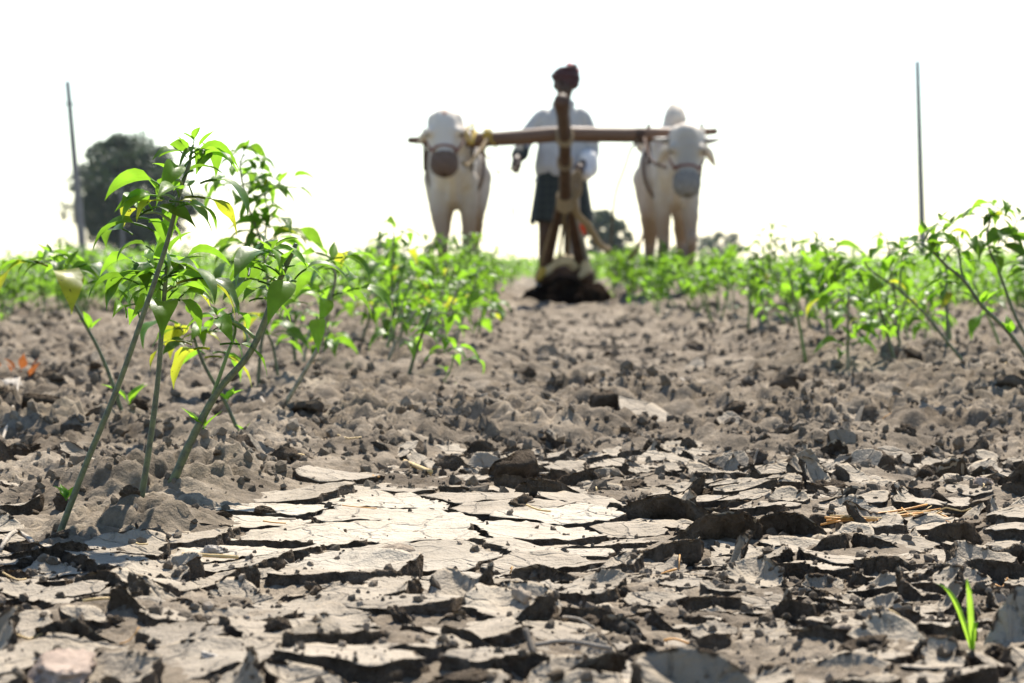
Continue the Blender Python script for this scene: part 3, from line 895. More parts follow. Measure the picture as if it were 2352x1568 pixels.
for k in range(12):
    a = (1850 + random.uniform(-10, 60) + k * 6, 1222 + random.uniform(-4, 4)); b = (2170 + random.uniform(-60, 40), 1185 + random.uniform(-14, 14))
    if k > 5: a = (random.uniform(2060, 2130), random.uniform(1190, 1215)); b = (a[0] + random.uniform(40, 120), a[1] + random.uniform(-20, 25))
    pts = []
    for t in np.linspace(0, 1, 5):
        p = G(a[0] + (b[0] - a[0]) * t + random.uniform(-6, 6), a[1] + (b[1] - a[1]) * t + random.uniform(-2, 2))
        pts.append((p.x, p.y, surf(p.x, p.y) + 0.010 + random.uniform(0, .010)))
    pts = curve_pts(pts, 9)
    MB().tube([p - np.array(st.location) for p in pts], random.uniform(0.0006, 0.0013), 4).build('straw', M['straw_orange'] if k % 3 else M['straw'], st)
for k in range(80):
    y = random.uniform(1.9, 6.5); x = random.uniform(-1, 1) * 0.2 * y
    L = random.uniform(0.012, 0.05); a = random.uniform(0, 6.28)
    pts = []
    for t in (0, .5, 1):
        xx, yy = x + math.cos(a) * L * t + random.uniform(-.003, .003), y + math.sin(a) * L * t
        pts.append((xx, yy, surf(xx, yy) + 0.002 + random.uniform(0, 0.006)))
    pts = curve_pts(pts, 5)
    o = MB().tube([p - pts[0] for p in pts], random.uniform(.0006, .0014), 4).build('straw_bit', random.choice([M['straw'], M['twig'], M['straw_orange']]), None, loc=pts[0])
    tag(o, 'short bit of dry straw lying on the soil', 'straw', 'bits of straw on the soil')

# ------------------------------------------------------------------ leaves
def leaf_arrays(L, wid, p0, p1, fold, ripple, twist, pet, nl=8, seed=0, tipdrop=0.0):
    """petiole then blade along +X; returns verts, quads"""
    rs = random.Random(seed)
    co = []; q = []
    ang = R(p0); x = z = 0.0; y = 0.0
    # petiole as a thin strip pair
    path = [(0, 0)]
    n_p = 3
    for i in range(n_p):
        x += math.cos(ang) * pet / n_p; z += math.sin(ang) * pet / n_p; path.append((x, z))
        ang += (R(p1) - R(p0)) * 0.08
    w = L * 0.022
    for (px, pz) in path:
        co += [(px, -w, pz), (px, 0, pz - w * 1.4), (px, w, pz), (px, 0, pz + w * .6)]
    for i in range(n_p):
        for k in range(4):
            q.append((i * 4 + k, i * 4 + (k + 1) % 4, i * 4 + 4 + (k + 1) % 4, i * 4 + 4 + k))
    b0 = len(co)
    ph = rs.uniform(0, 6)
    a0 = ang
    yy = 0
    for i in range(nl + 1):
        t = i / nl
        hw = wid * 0.5 * (max(0.0, math.sin(math.pi * min(1, t ** 0.60))) ** 1.22) * (1 - 0.2 * t) * 1.14 + (0.0004 if i in (0, nl) else 0)
        ca = ang
        rip = ripple * math.sin(ph + t * 9)
        tw = twist * t
        yc = yy
        for s, f in ((-1, 1.0), (-0.5, 0.5), (0, 0), (0.5, 0.5), (1, 1.0)):
            ly = s * hw
            lz = fold * abs(s) * hw - 0.25 * fold * hw * s * s + rip * (abs(s) ** 1.5) * hw * (1 if s > 0 else -0.7)
            cy, sy = math.cos(tw), math.sin(tw)
            ly, lz = ly * cy - lz * sy, ly * sy + lz * cy
            co.append((x - math.sin(ca) * lz, yc + ly, z + math.cos(ca) * lz))
        st_ = L / nl
        ang = a0 + (R(p1) - a0) * (t ** 0.9)
        x += math.cos(ang) * st_; z += math.sin(ang) * st_
        yy += twist * 0.12 * st_
    for i in range(nl):
        for k in range(4):
            q.append((b0 + i * 5 + k, b0 + (i + 1) * 5 + k, b0 + (i + 1) * 5 + k + 1, b0 + i * 5 + k + 1))
    return np.array(co), np.array(q)
LEAF_SPECS = []
for i in range(14):
    rs = random.Random(i + 5)
    LEAF_SPECS.append(dict(L=1.0, wid=rs.uniform(0.34, 0.46), p0=rs.uniform(10, 55), p1=rs.uniform(-105, -50), fold=rs.uniform(0.25, 0.7), ripple=rs.uniform(0.05, 0.3), twist=rs.uniform(-0.7, 0.7), pet=rs.uniform(0.22, 0.42), seed=i))
YOUNG_SPECS = []
for i in range(6):
    rs = random.Random(i + 50)
    YOUNG_SPECS.append(dict(L=1.0, wid=rs.uniform(0.28, 0.40), p0=rs.uniform(45, 80), p1=rs.uniform(0, 55), fold=rs.uniform(0.5, 0.9), ripple=rs.uniform(0.03, 0.12), twist=rs.uniform(-0.4, 0.4), pet=rs.uniform(0.08, 0.2), seed=i))
HANG_SPECS = []
for i in range(5):
    rs = random.Random(i + 80)
    HANG_SPECS.append(dict(L=1.0, wid=rs.uniform(0.34, 0.50), p0=rs.uniform(-10, 25), p1=rs.uniform(-100, -82), fold=rs.uniform(0.15, 0.4), ripple=rs.uniform(0.1, 0.3), twist=rs.uniform(-0.5, 0.5), pet=rs.uniform(0.3, 0.5), seed=i))
LEAF_A = [leaf_arrays(**s) for s in LEAF_SPECS]; YOUNG_A = [leaf_arrays(**s) for s in YOUNG_SPECS]; HANG_A = [leaf_arrays(**s) for s in HANG_SPECS]
_leafcache = {}
def leaf_mesh(kind, i, m):
    key = (kind, i, m)
    if key not in _leafcache:
        # unit leaves are one metre long; meshes are kept 6 cm long so that the texture scale is real
        co, q = {'a': LEAF_A, 'y': YOUNG_A, 'h': HANG_A}[kind][i]
        _leafcache[key] = mesh_np('leaf', co * 0.06, q, None, [M[m]])
    return _leafcache[key]
LEAF_K = 1.06
def add_leaf(plant, origin, pos, az, size, kind='a', m='leaf', pitch=0.0, roll=0.0):
    arr = {'a': 14, 'y': 6, 'h': 5}[kind]
    me = leaf_mesh(kind, random.randrange(arr), m)
    size *= LEAF_K
    return link('leaf', me, plant, Vector(pos) - Vector(origin), (roll, pitch, az), size / 0.06)
def pick_leaf_mat(yel=0.12):
    u = random.random()
    return 'leaf_yellow' if u < yel else ('leaf_dark' if u < yel + 0.25 else ('leaf_young' if u > 0.86 else 'leaf'))
def cluster(plant, origin, c, spread, n, size, az0=None, yel=0.05, arc=math.pi * 2):
    """a whorl of drooping leaves with a few small upright ones in its middle"""
    n = max(4, int(n * 0.92)); ny = max(2, n // 4)
    a = random.uniform(0, 6.28)
    for i in range(n):
        az = a + i * 2.4 + random.uniform(-.4, .4)
        if az0 is not None: az = az0 + (random.random() - 0.5) * arc
        if i < ny:
            p = Vector(c) + Vector((random.uniform(-1, 1), random.uniform(-1, 1), random.uniform(0.1, 0.7))) * spread * 0.35
            add_leaf(plant, origin, p, az, size * random.uniform(0.35, 0.62), 'y', 'leaf_young' if random.random() < .7 else 'leaf', random.uniform(-.2, .2), random.uniform(-.3, .3))
        else:
            p = Vector(c) + Vector((random.uniform(-1, 1), random.uniform(-1, 1), random.uniform(-1.5, 0.3))) * spread * 0.95
            k = 'h' if random.random() < 0.10 else 'a'
            add_leaf(plant, origin, p, az, size * random.uniform(0.7, 1.2), k, pick_leaf_mat(yel), random.uniform(-.25, .25), random.uniform(-.5, .5))
def spur(plant, origin, a, b, r, m='stem_young'):
    a = np.array(a); b = np.array(b); mid = (a + b) / 2 + np.array([0, 0, 0.12 * np.linalg.norm(b - a)])
    o = np.array(origin)
    MB().tube([p - o for p in curve_pts([a, mid, b], 6)], [r, r * .9, r * .85, r * .8, r * .7, r * .6], 6).build('branch', M[m], plant)

def hero_plant(label, stem, r0, r1, clusters, sprouts=(), hang=(), group='chilli plants near the camera', stem_m='stem', lean=0.0, extra=(), size=0.06):
    """stem: list of (px,py) from the base up; clusters: (px, py, depth offset, spread m, n leaves, leaf size)"""
    base = G(*stem[0]); D = base.y
    root = empty('chilli_plant', base, label, 'plant', group)
    n = len(stem)
    pts = [np.array(base) - np.array([0, 0, 0.012])] + [np.array(W(px, py, D + lean * (i + 1) / n)) for i, (px, py) in enumerate(stem[1:])]
    cp = curve_pts(pts, 6 * n)
    rad = np.linspace(r0 * .72, r1 * .72, len(cp))
    rad = [r * (1 + 0.10 * noise3(np.array([[i * .9, r0 * 999, 1.]]))[0]) * (1.25 if i == 0 else 1) for i, r in enumerate(rad)]
    MB().tube([p - np.array(base) for p in cp], rad, 10, 0.06).build('stem', M[stem_m], root)
    for ex in extra:                                   # side shoots: list of pixel points
        pp = [np.array(W(px, py, D + 0.02 * i)) for i, (px, py) in enumerate(ex[1:])]
        ee = curve_pts(pp, 5 * len(pp)) if len(pp) > 2 else curve_pts(pp, 6)
        MB().tube([p - np.array(base) for p in ee], np.linspace(ex[0], ex[0] * .6, len(ee)), 7, .06).build('branch', M['stem_young'], root)
    for (px, py, dy, spread, nl, sz) in clusters:
        c = np.array(W(px, py, D + dy))
        j = int(np.argmin([np.linalg.norm(p - c) + (0.5 if p[2] > c[2] + 0.01 else 0) for p in cp]))
        if np.linalg.norm(cp[j] - c) > 0.012:
            spur(root, base, cp[j], c, max(r1 * 0.6, 0.0016))
        cluster(root, base, c, spread, nl, sz)
    for (px, py, sz) in sprouts:
        c = W(px, py, D)
        for k in range(4):
            add_leaf(root, base, c, random.uniform(0, 6.28), sz * random.uniform(.7, 1.1), 'y', 'leaf_young')
    for (px, py, az, sz, m) in hang:
        add_leaf(root, base, W(px, py, D - 0.01), az, sz / LEAF_K, 'h', m)
    return root

PI = math.pi
# ---- left row, from the camera outwards
hero_plant('tall chilli plant whose slanting stem rises from the far left of the cracked mud',
    [(125, 1240), (200, 1060), (272, 885), (335, 705), (383, 560), (412, 445), (436, 372)], 0.0052, 0.0030,
    [(440, 352, 0, .018, 11, .050), (405, 415, -.02, .022, 9, .056), (445, 330, .02, .012, 5, .045), (330, 490, .03, .022, 11, .055), (365, 450, .02, .02, 6, .05)],
    sprouts=[(152, 1150, .022)], hang=[(425, 452, 0.4, .060, 'leaf_yellow'), (372, 460, 2.6, .036, 'leaf_yellow'), (460, 420, -0.3, .062, 'leaf_dark'), (400, 470, 1.8, .05, 'leaf')])
hero_plant('chilli plant with upright dark stem and spreading leaf crown at mid height',
    [(318, 1180), (338, 1060), (362, 880), (374, 720), (384, 605)], 0.0056, 0.0034,
    [(385, 590, 0, .024, 15, .062), (370, 640, -.02, .026, 11, .064), (400, 660, .02, .026, 9, .060), (345, 600, .03, .02, 7, .055), (300, 700, .02, .016, 5, .045)],
    hang=[(405, 650, 0.2, .075, 'leaf_yellow'), (385, 690, 1.0, .06, 'leaf'), (440, 640, -0.4, .06, 'leaf_dark')])
hero_plant('chilli plant with thick pale green stem leaning right and cut at the top',
    [(393, 1130), (440, 1010), (500, 900), (580, 800), (640, 650), (680, 560)], 0.0082, 0.0042,
    [(617, 585, 0, .022, 13, .060), (605, 640, .02, .024, 9, .06), (650, 620, -.02, .02, 5, .06), (500, 735, .04, .02, 8, .05)],
    sprouts=[(468, 985, .03)], hang=[(480, 800, 2.4, .075, 'leaf_yellow'), (505, 790, 0.3, .06, 'leaf'), (440, 790, 3.0, .06, 'leaf_yellow')],
    extra=[(.0028, (490, 905), (520, 820), (540, 760), (530, 720))])
hero_plant('chilli plant at far left with large yellowing leaves on an arching stem',
    [(290, 985), (265, 900), (230, 810), (190, 735), (150, 660), (128, 605)], 0.0054, 0.0030,
    [(120, 590, 0, .014, 7, .050), (150, 620, 0, .022, 8, .07), (95, 605, .02, .016, 4, .05)],
    sprouts=[(205, 760, .035), (296, 930, .05)],
    hang=[(110, 610, 2.9, .105, 'leaf_yellow'), (140, 630, -1.2, .11, 'leaf_yellow'), (85, 605, 3.1, .085, 'leaf'), (175, 615, -0.6, .09, 'leaf'), (200, 650, -0.2, .085, 'leaf')])
hero_plant('small chilli plant with slanting stem between the thick stem and the mound',
    [(563, 1021), (520, 930), (475, 850), (450, 790), (440, 740)], 0.0048, 0.0030,
    [(440, 735, 0, .024, 9, .062), (470, 770, .02, .024, 7, .062)], sprouts=[(520, 925, .03), (566, 1000, .025)],
    hang=[(420, 760, 2.0, .08, 'leaf_yellow'), (470, 820, 0.2, .075, 'leaf_yellow'), (490, 810, 1.0, .07, 'leaf')])
hero_plant('second tall chilli plant with thin forked top behind the leaning stem',
    [(592, 905), (600, 790), (618, 690), (600, 560), (572, 480), (552, 390), (560, 352)], 0.0060, 0.0026,
    [(562, 352, 0, .02, 8, .062), (545, 415, 0, .028, 8, .078), (600, 400, 0, .03, 11, .072), (605, 520, .02, .045, 20, .074), (612, 455, .02, .03, 9, .066), (590, 365, 0, .016, 6, .05), (640, 425, 0, .018, 7, .062), (580, 570, 0, .035, 10, .085)],
    extra=[(.0026, (612, 640), (610, 540), (612, 470), (600, 395)), (.002, (606, 450), (630, 430), (645, 415))],
    hang=[(545, 420, 2.6, .09, 'leaf'), (575, 560, 2.8, .085, 'leaf_dark'), (655, 430, -0.2, .07, 'leaf')])
hero_plant('thin dark stemmed chilli plant just right of the second tall plant',
    [(645, 895), (628, 800), (612, 750), (640, 690)], 0.005, 0.003,
    [(640, 690, 0, .04, 9, .065), (615, 750, 0, .03, 6, .065)], hang=[(625, 720, 2.4, .09, 'leaf_yellow')])
hero_plant('chilli plant with pale woody stem leaning right beside the mound',
    [(640, 968), (690, 870), (735, 790), (752, 720), (770, 640), (762, 605)], 0.0062, 0.0034,
    [(765, 600, 0, .026, 11, .075), (770, 640, 0, .03, 9, .072), (745, 690, 0, .03, 6, .065)], stem_m='stem_old')
hero_plant('small chilli sprout lying over on the soil of the path',
    [(950, 905), (1000, 885), (1030, 860), (1045, 810)], 0.0035, 0.0024,
    [(1045, 805, 0, .02, 9, .058), (1020, 860, 0, .02, 4, .05)], stem_m='stem_young', group='chilli plants near the camera')
hero_plant('tall lone chilli plant standing above the row left of the left bullock',
    [(903, 830), (905, 740), (900, 650), (905, 560), (903, 530)], 0.006, 0.003,
    [(903, 530, 0, .03, 9, .07), (915, 570, 0, .05, 12, .07), (890, 620, 0, .05, 6, .06)])
# ---- right row
hero_plant('chilli plant with long diagonal stem forking at the top on the right',
    [(2244, 868), (2178, 788), (2122, 719), (2070, 670), (2000, 621), (1985, 600)], 0.0058, 0.003,
    [(1985, 600, 0, .03, 10, .07), (2087, 569, 0, .03, 11, .065), (2050, 620, .02, .04, 7, .07)],
    sprouts=[(2122, 701, .06)], extra=[(.0036, (2066, 668), (2070, 620), (2087, 570))])
hero_plant('chilli plant with thick diagonal stem and a white flower near the right edge',
    [(2440, 935), (2330, 780), (2258, 705), (2212, 642), (2171, 608), (2122, 555)], 0.0066, 0.0034,
    [(2120, 545, 0, .025, 10, .062), (2155, 510, .02, .03, 8, .06), (2205, 562, 0, .03, 10, .062), (2180, 520, 0, .02, 5, .05)],
    sprouts=[(2255, 700, .04), (2320, 770, .04)], extra=[(.003, (2212, 640), (2205, 600), (2200, 540))],
    hang=[(2200, 650, 2.8, .085, 'leaf_young')])
hero_plant('chilli plant with tall leafy crown at the right edge',
    [(2450, 905), (2350, 760), (2300, 640), (2268, 552), (2280, 482)], 0.0058, 0.0028,
    [(2282, 478, 0, .022, 10, .062), (2285, 510, 0, .03, 8, .065), (2320, 540, -.03, .03, 9, .065), (2345, 600, -.03, .035, 9, .07), (2260, 560, 0, .03, 7, .062), (2350, 500, .1, .03, 7, .06)])
hero_plant('chilli plant with straight upright stem in the right row',
    [(2070, 828), (2060, 740), (2056, 680), (2042, 580), (2036, 550)], 0.0055, 0.003,
    [(2036, 548, 0, .025, 8, .065), (2075, 570, .03, .03, 8, .065), (2050, 600, 0, .04, 7, .07)])
hero_plant('chilli plant leaning left with drooping crown in the right row',
    [(2018, 837), (1962, 743), (1928, 670), (1914, 621), (1888, 562)], 0.0056, 0.003,
    [(1886, 558, 0, .028, 10, .07), (1920, 590, 0, .05, 10, .075), (1955, 640, .02, .05, 9, .075), (1960, 700, 0, .05, 8, .07)], hang=[(1910, 690, 2.6, .08, 'leaf_yellow')])
hero_plant('chilli plant with bare lower stem left of the drooping one in the right row',
    [(1880, 793), (1855, 726), (1858, 650), (1850, 600)], 0.0055, 0.003,
    [(1850, 595, 0, .04, 10, .075), (1860, 640, 0, .06, 12, .075), (1850, 690, 0, .05, 5, .06)])
# the flower
fl = empty('chilli_flower', W(2160, 505, 5.6), 'small white flower on the chilli plant near the right edge', 'flower')
for k in range(5):
    link('petal', leaf_mesh('y', k, 'white_petal'), fl, (0, 0, 0), (0, 0.9, k * 1.2566), 0.3)
MB().ell((0, 0, .003), (.004, .004, .005)).build('flower_centre', M['straw'], fl)

# ---- plants standing farther along the rows
def leafset(n, h, size, nl_simple=True):
    """foliage arrays for a plant of height h"""
    V = []; Q = []; k = 0
    tops = [(random.uniform(-.09, .09) * (1 if i else .2), random.uniform(-.09, .09) * (1 if i else .2), h * random.uniform(.55, 1) if i else h) for i in range(5)]
    for i in range(n):
        tx, ty, tz = random.choice(tops)
        src = random.choice(YOUNG_A) if random.random() < .22 else random.choice(LEAF_A)
        co, q = src
        s = size * random.uniform(.6, 1.2)
        f = random.random() ** 1.6 * 0.55
        pos = np.array([tx * (1 - f) + random.gauss(0, .012), ty * (1 - f) + random.gauss(0, .012), tz - f * h * .7])
        rot = np.array(Euler((random.uniform(-.4, .4), random.uniform(-.3, .3), random.uniform(0, 6.28))).to_matrix())
        V.append(co * s @ rot.T + pos); Q.append(q + k); k += len(co)
    return np.concatenate(V), np.concatenate(Q), tops
def stem_for(tops, h):
    mb = MB()
    f = (random.uniform(-.03, .03), random.uniform(-.03, .03), h * .45)
    mb.tube(curve_pts([(random.uniform(-.05, .05), random.uniform(-.05, .05), -0.03), (f[0] * .6, f[1] * .6, h * .2), f], 6), np.linspace(.0055, .004, 6), 6)
    for t in tops: mb.tube(curve_pts([f, ((f[0] + t[0]) / 2 + .01, (f[1] + t[1]) / 2, (f[2] + t[2]) / 2), t], 5), np.linspace(.0035, .0015, 5), 5)
    return mb
PROTO = []
for i in range(14):
    h = random.uniform(0.22, 0.38)
    v, q, tops = leafset(random.randint(40, 64), h, random.uniform(.052, .068))
    PROTO.append((stem_for(tops, h).mesh('stem', M['stem_young']), mesh_np('foliage', v, q, None, [M['leaf_far' if i % 4 else 'leaf']])))
def row_plant(x, y, label, group, sc=1.0):
    z = float(ground_height(np.array([x]), np.array([y]))[0])
    root = empty('chilli_plant', (x, y, z), label, 'plant', group, random.uniform(0, 6.28))
    s, f = random.choice(PROTO)
    root.scale = (sc, sc, sc * random.uniform(.9, 1.1))
    link('stem', s, root); link('foliage', f, root)['kind'] = 'stuff'
    return root
def leafy_plant(x, y, label, group, h=0.3):
    z = float(ground_height(np.array([x]), np.array([y]))[0])
    root = empty('chilli_plant', (x, y, z), label, 'plant', group, 0)
    lx = random.uniform(-.10, .04) if x > 0 else random.uniform(-.04, .10)
    pts = curve_pts([(0, 0, -.02), (lx * .4, 0, h * .4), (lx, random.uniform(-.03, .03), h)], 8)
    MB().tube(pts, np.linspace(.0055, .0028, 8), 7, .06).build('stem', M[random.choice(['stem', 'stem_young', 'stem_old'])], root)
    base = (x, y, z)
    for k in range(random.randint(2, 4)):
        c = np.array(base) + pts[-1 - k] + np.array([random.uniform(-.06, .06), random.uniform(-.05, .05), random.uniform(-.02, .02)])
        spur(root, base, np.array(base) + pts[-2 - k], c, .002)
        cluster(root, base, c, .03, random.randint(6, 9), random.uniform(.058, .072))
    return root
ORD = ['first','second','third','fourth','fifth','sixth','seventh','eighth','ninth','tenth','eleventh','twelfth','thirteenth','fourteenth','fifteenth','sixteenth','seventeenth','eighteenth','nineteenth','twentieth','twenty-first','twenty-second','twenty-third','twenty-fourth','twenty-fifth','twenty-sixth']
for k in range(20):
    y = 6.3 + k * 0.22 + random.uniform(-.08, .08)
    leafy_plant(float(row_left(y)) + random.uniform(-.12, .34), y, ORD[k] + ' of the low leafy chilli plants counted along the row left of the path', 'near plants of the left row', random.uniform(.12, .25))
for k in range(26):
    y = 6.5 + k * 0.215 + random.uniform(-.09, .09)
    leafy_plant(ROW_R + random.uniform(-.42, .25), y, ORD[k] + ' of the low leafy chilli plants counted along the row right of the path', 'near plants of the right row', random.uniform(.15, .27))
y = 9.6
while y < 25:
    row_plant(float(row_left(y)) + random.gauss(0, .12) + 0.02, y, 'small bushy chilli plant in the far stretch of the row left of the path', 'far plants of the left row', random.uniform(.75, 1.05))
    row_plant(ROW_R - 0.22 * float(sst(11, 14, y)) + random.gauss(0, .14 + .06 * float(sst(11, 14, y))), y + .1, 'small bushy chilli plant in the far stretch of the row right of the path', 'far plants of the right row', random.uniform(.75, 1.08))
    y += 0.15 + 0.010 * y * random.random()
for rx, lab in ((-2.35, 'second row left'), (2.95, 'second row right')):
    y = 10.0
    while y < 22:
        row_plant(rx + random.gauss(0, .13), y, 'bushy chilli plant in the next row ' + ('left of the bullocks' if rx < 0 else 'right of the bullocks'), lab, random.uniform(.85, 1.2))
        y += 0.21
# beyond that the field is one green mass
def field():
    V = []; Q = []; k = 0
    simp = []
    for s in LEAF_SPECS[:8]:
        d = dict(s); d['nl'] = 2; co, q = leaf_arrays(**d)
        co = co[16:].reshape(3, 5, 3)[:, ::2].reshape(-1, 3)                 # the blade only, folded along its rib
        simp.append((co, np.array([(i * 3 + k, i * 3 + 3 + k, i * 3 + 4 + k, i * 3 + 1 + k) for i in range(2) for k in range(2)])))
    for n in range(5200):
        y = 14 * math.exp(random.random() ** 1.25 * math.log(190 / 14))
        x = random.uniform(-1, 1) * 0.23 * y
        row = round((x - ROW_R) / 1.75) * 1.75 + ROW_R
        if y < 24 and (abs(row - ROW_R) < 0.1): continue
        x = row + random.gauss(0, .2 + 0.012 * y)
        if y < 26 and -0.45 < x < 1.3: continue
        if y < 19 and -0.95 < x < 1.7: continue
        h = random.uniform(.20, .38)
        z = float(ground_smooth(x, y)) * (1 - float(sst(40, 120, y)))
        m = 12
        big = 1 + y / 55
        for i in range(m):
            co, q = random.choice(simp)
            s = random.uniform(.05, .075) * big
            rot = np.array(Euler((random.uniform(-.4, .4), random.uniform(-.3, .3), random.uniform(0, 6.28))).to_matrix())
            pos = np.array([x + random.gauss(0, .07 * big), y + random.gauss(0, .07 * big), z + h * random.uniform(.35, 1)])
            V.append(co * s @ rot.T + pos); Q.append(q + k); k += len(co)
    o = link('chilli_field', mesh_np('chilli_field', np.concatenate(V), np.concatenate(Q), None, [M['leaf_far']]))
    tag(o, 'green mass of distant chilli rows reaching to the horizon', 'crop', kind='stuff')
field()

# grass sprout and orange dry leaf
gp = G(2235, 1470)
gr = empty('grass_sprout', gp, 'bright green two bladed grass sprout at the lower right', 'grass')
for (tx, ty, wd) in ((2222, 1330, .0023), (2150, 1340, .0019), (2245, 1440, .0018)):
    tip = W(tx, ty, gp.y) - gp
    co = []; q = []
    for i in range(9):
        t = i / 8
        c = np.array(tip) * t + np.array([0, 0, 0.012 * math.sin(t * PI)]) * (1 if tx > 2200 else 1.2)
        hw = wd * math.sin(PI * (0.22 + 0.78 * t)) + .0002
        co += [c + np.array([-hw, .002, 0]), c + np.array([0, -.0012, 0]), c + np.array([hw, .002, 0])]
    for i in range(8):
        for k in range(2): q.append((i * 3 + k, i * 3 + k + 1, i * 3 + 4 + k, i * 3 + 3 + k))
    MB().add(co, q).build('blade', M['grass'], gr)
dl = empty('dry_leaf_spray', W(30, 905, 6.2), 'spray of orange dried leaves at the left edge', 'dry leaves')
dl.location.z = surf(dl.location.x, dl.location.y) + .01
for k in range(7):
    link('leaf', leaf_mesh('y', k % 6, 'dry_leaf'), dl, (random.uniform(-.06, .05), random.uniform(-.03, .03), random.uniform(0, .03)), (random.uniform(-1, 1), random.uniform(-.4, .4), random.uniform(0, 6)), random.uniform(.5, .9))

# ------------------------------------------------------------------ bullocks
def ell_band(c, u, v, r, tube_r, mb, squash=(1, 1), n=24, seg=(0, 2 * PI)):
    pts = [np.array(c) + np.array(u) * math.cos(a) * r * squash[0] + np.array(v) * math.sin(a) * r * squash[1] for a in np.linspace(seg[0], seg[1], n)]
    mb.tube(pts, tube_r, 6)
def make_ox(px_center, D, label, hide, head, net_mat, horns, step, hump_z, tail_side):
    """stands with its fore legs at the local origin and faces the camera (-Y).
    head: dict(poll=(x,y,z), nose=(x,y,z))"""
    cx = (px_center * K - 512) / FPX * D
    z0 = float(ground_smooth(cx, D))
    ox = empty('bullock', (cx, D, z0), label, 'bullock', 'yoked bullocks')
    mb = MB()
    # trunk
    mb.ell((0, 0.24, 0.89), (0.138, 0.40, 0.24))
    mb.ell((0, 0.68, 0.88), (0.205, 0.44, 0.25))
    mb.ell((0, 1.08, 0.92), (0.165, 0.32, 0.22))
    mb.ell((0, 0.04, 0.85), (0.118, 0.17, 0.20))
    mb.ell((0, 0.14, hump_z - 0.13), (0.075, 0.17, 0.14))
    mb.caps((0, 0.10, 1.0), .14, (0, 0.8, 1.03), .12)
    for s in (-1, 1): mb.ell((s * .088, 0.03, .86), (.045, .11, .17))
    mb.ell((0, 0.20, hump_z - .22), (.12, .26, .12))
    # hip bones
    for s in (-1, 1): mb.ell((s * .14, 1.05, 1.06), (.07, .1, .07))
    poll = Vector(head['poll']); nose = Vector(head['nose'])
    # neck
    mb.chain([(0, 0.12, 0.95), (poll.x * .5, -0.14, (0.95 + poll.z - .08) / 2 + 0.02), (poll.x, poll.y + .07, poll.z - 0.09)], [.13, .105, .085])
    mb.chain([(0, -0.02, .82), (poll.x * .5, -0.2, .86), (poll.x * .9, poll.y + .08, poll.z - .17)], [.10, .075, .06])
    # dewlap
    mb.chain([(poll.x * .6, -0.26, poll.z - .28), (0.0, -.18, .78), (0, -0.08, .66), (0, .06, .63)], [.03, .035, .04, .05])
    # head
    ax = (nose - poll); L = ax.length; dn = ax.normalized()
    side = Vector((0, 0, 1)).cross(dn); side = Vector((1, 0, 0)) - dn * dn.x; side.normalize()
    fr = side.cross(dn); fr = -fr if fr.y > 0 else fr            # forehead normal, towards the camera
    P = lambda t, s=0.0, f=0.0: tuple(poll + dn * (L * t) + side * s + fr * f)
    mb.chain([P(0.06), P(.30), P(.55), P(.78), P(.95)], [.086, .086, .070, .057, .060])
    for s in (-1, 1):
        mb.caps(P(.0, s * .058, -.02), .055, P(.28, s * .074, -.01), .044)
        mb.caps(P(.28, s * .075, -.02), .045, P(.62, s * .045, -.05), .045)         # cheek
        mb.ell(P(.33, s * .088, .035), (.03, .03, .026))                              # brow
        mb.ell(P(.93, s * .035, .015), (.03, .03, .03))
        # ear
        e0 = Vector(P(.16, s * .10, -.05)); el = head.get('ear_len', 1.0); e1 = e0 + Vector((s * .075 * el, .02 + .05 * (1 - el), head.get('ear_drop', -.015))); e2 = e0 + Vector((s * .15 * el, .03 + .12 * (1 - el), head.get('ear_drop', -.015) * 2.6))
        mb.chain([e0, e1, e2], [.022, .032, .010])
    mb.caps(P(-.03, 0, -.015), .06, P(.1, 0, -.02), .08)
    # legs: (x, y, sway at knee, sway at hoof)
    for (x, y, kx, ky, hx, hy, lift) in step['fore']:
        mb.chain([(x, y + .06, .78), (x + kx * .5, y + ky * .5, .56), (x + kx, y + ky, .355 + lift), (x + (kx + hx) / 2, y + (ky + hy) / 2, .20 + lift), (x + hx, y + hy, .085 + lift), (x + hx, y + hy - .03, .03 + lift)],
                 [.070, .052, .038, .026, .033, .041])
        mb.ell((x + kx, y + ky - .012, .355 + lift), (.042, .046, .055))
    for (x, y, hy) in step['hind']:
        mb.chain([(x * 1.05, y - .05, .82), (x, y - .12, .60), (x, y + .08 + hy * .4, .42), (x, y + .03 + hy, .20), (x, y + hy, .085), (x, y + hy - .03, .03)], [.125, .082, .046, .032, .036, .044])
    # tail
    mb.chain([(0, 1.36, .98), (tail_side * .04, 1.44, .82), (tail_side * .09, 1.42, .55), (tail_side * .17, 1.40, .38)], [.035, .022, .016, .013])
    mb.chain([(tail_side * .17, 1.40, .38), (tail_side * .22, 1.40, .30), (tail_side * .25, 1.39, .22)], [.022, .028, .008])
    mb.fused('body', hide, ox, 0.013, 3, lambda c: 0.007 * noise3(c * 7) + .0035 * noise3(c * 19) + .004 * (c[:, 1] > .25) * (c[:, 2] > .6) * np.sin(c[:, 1] * 75))
    for (x, y, kx, ky, hx, hy, lift) in step['fore']:
        MB().caps((x + hx, y + hy - .035, .055 + lift), .040, (x + hx, y + hy - .055, .026 + lift), .05).fused('hoof', M['hoof'], ox, .012, 2)
    for (x, y, hy) in step['hind']:
        MB().caps((x, y + hy - .035, .055), .040, (x, y + hy - .055, .026), .05).fused('hoof', M['hoof'], ox, .012, 2)
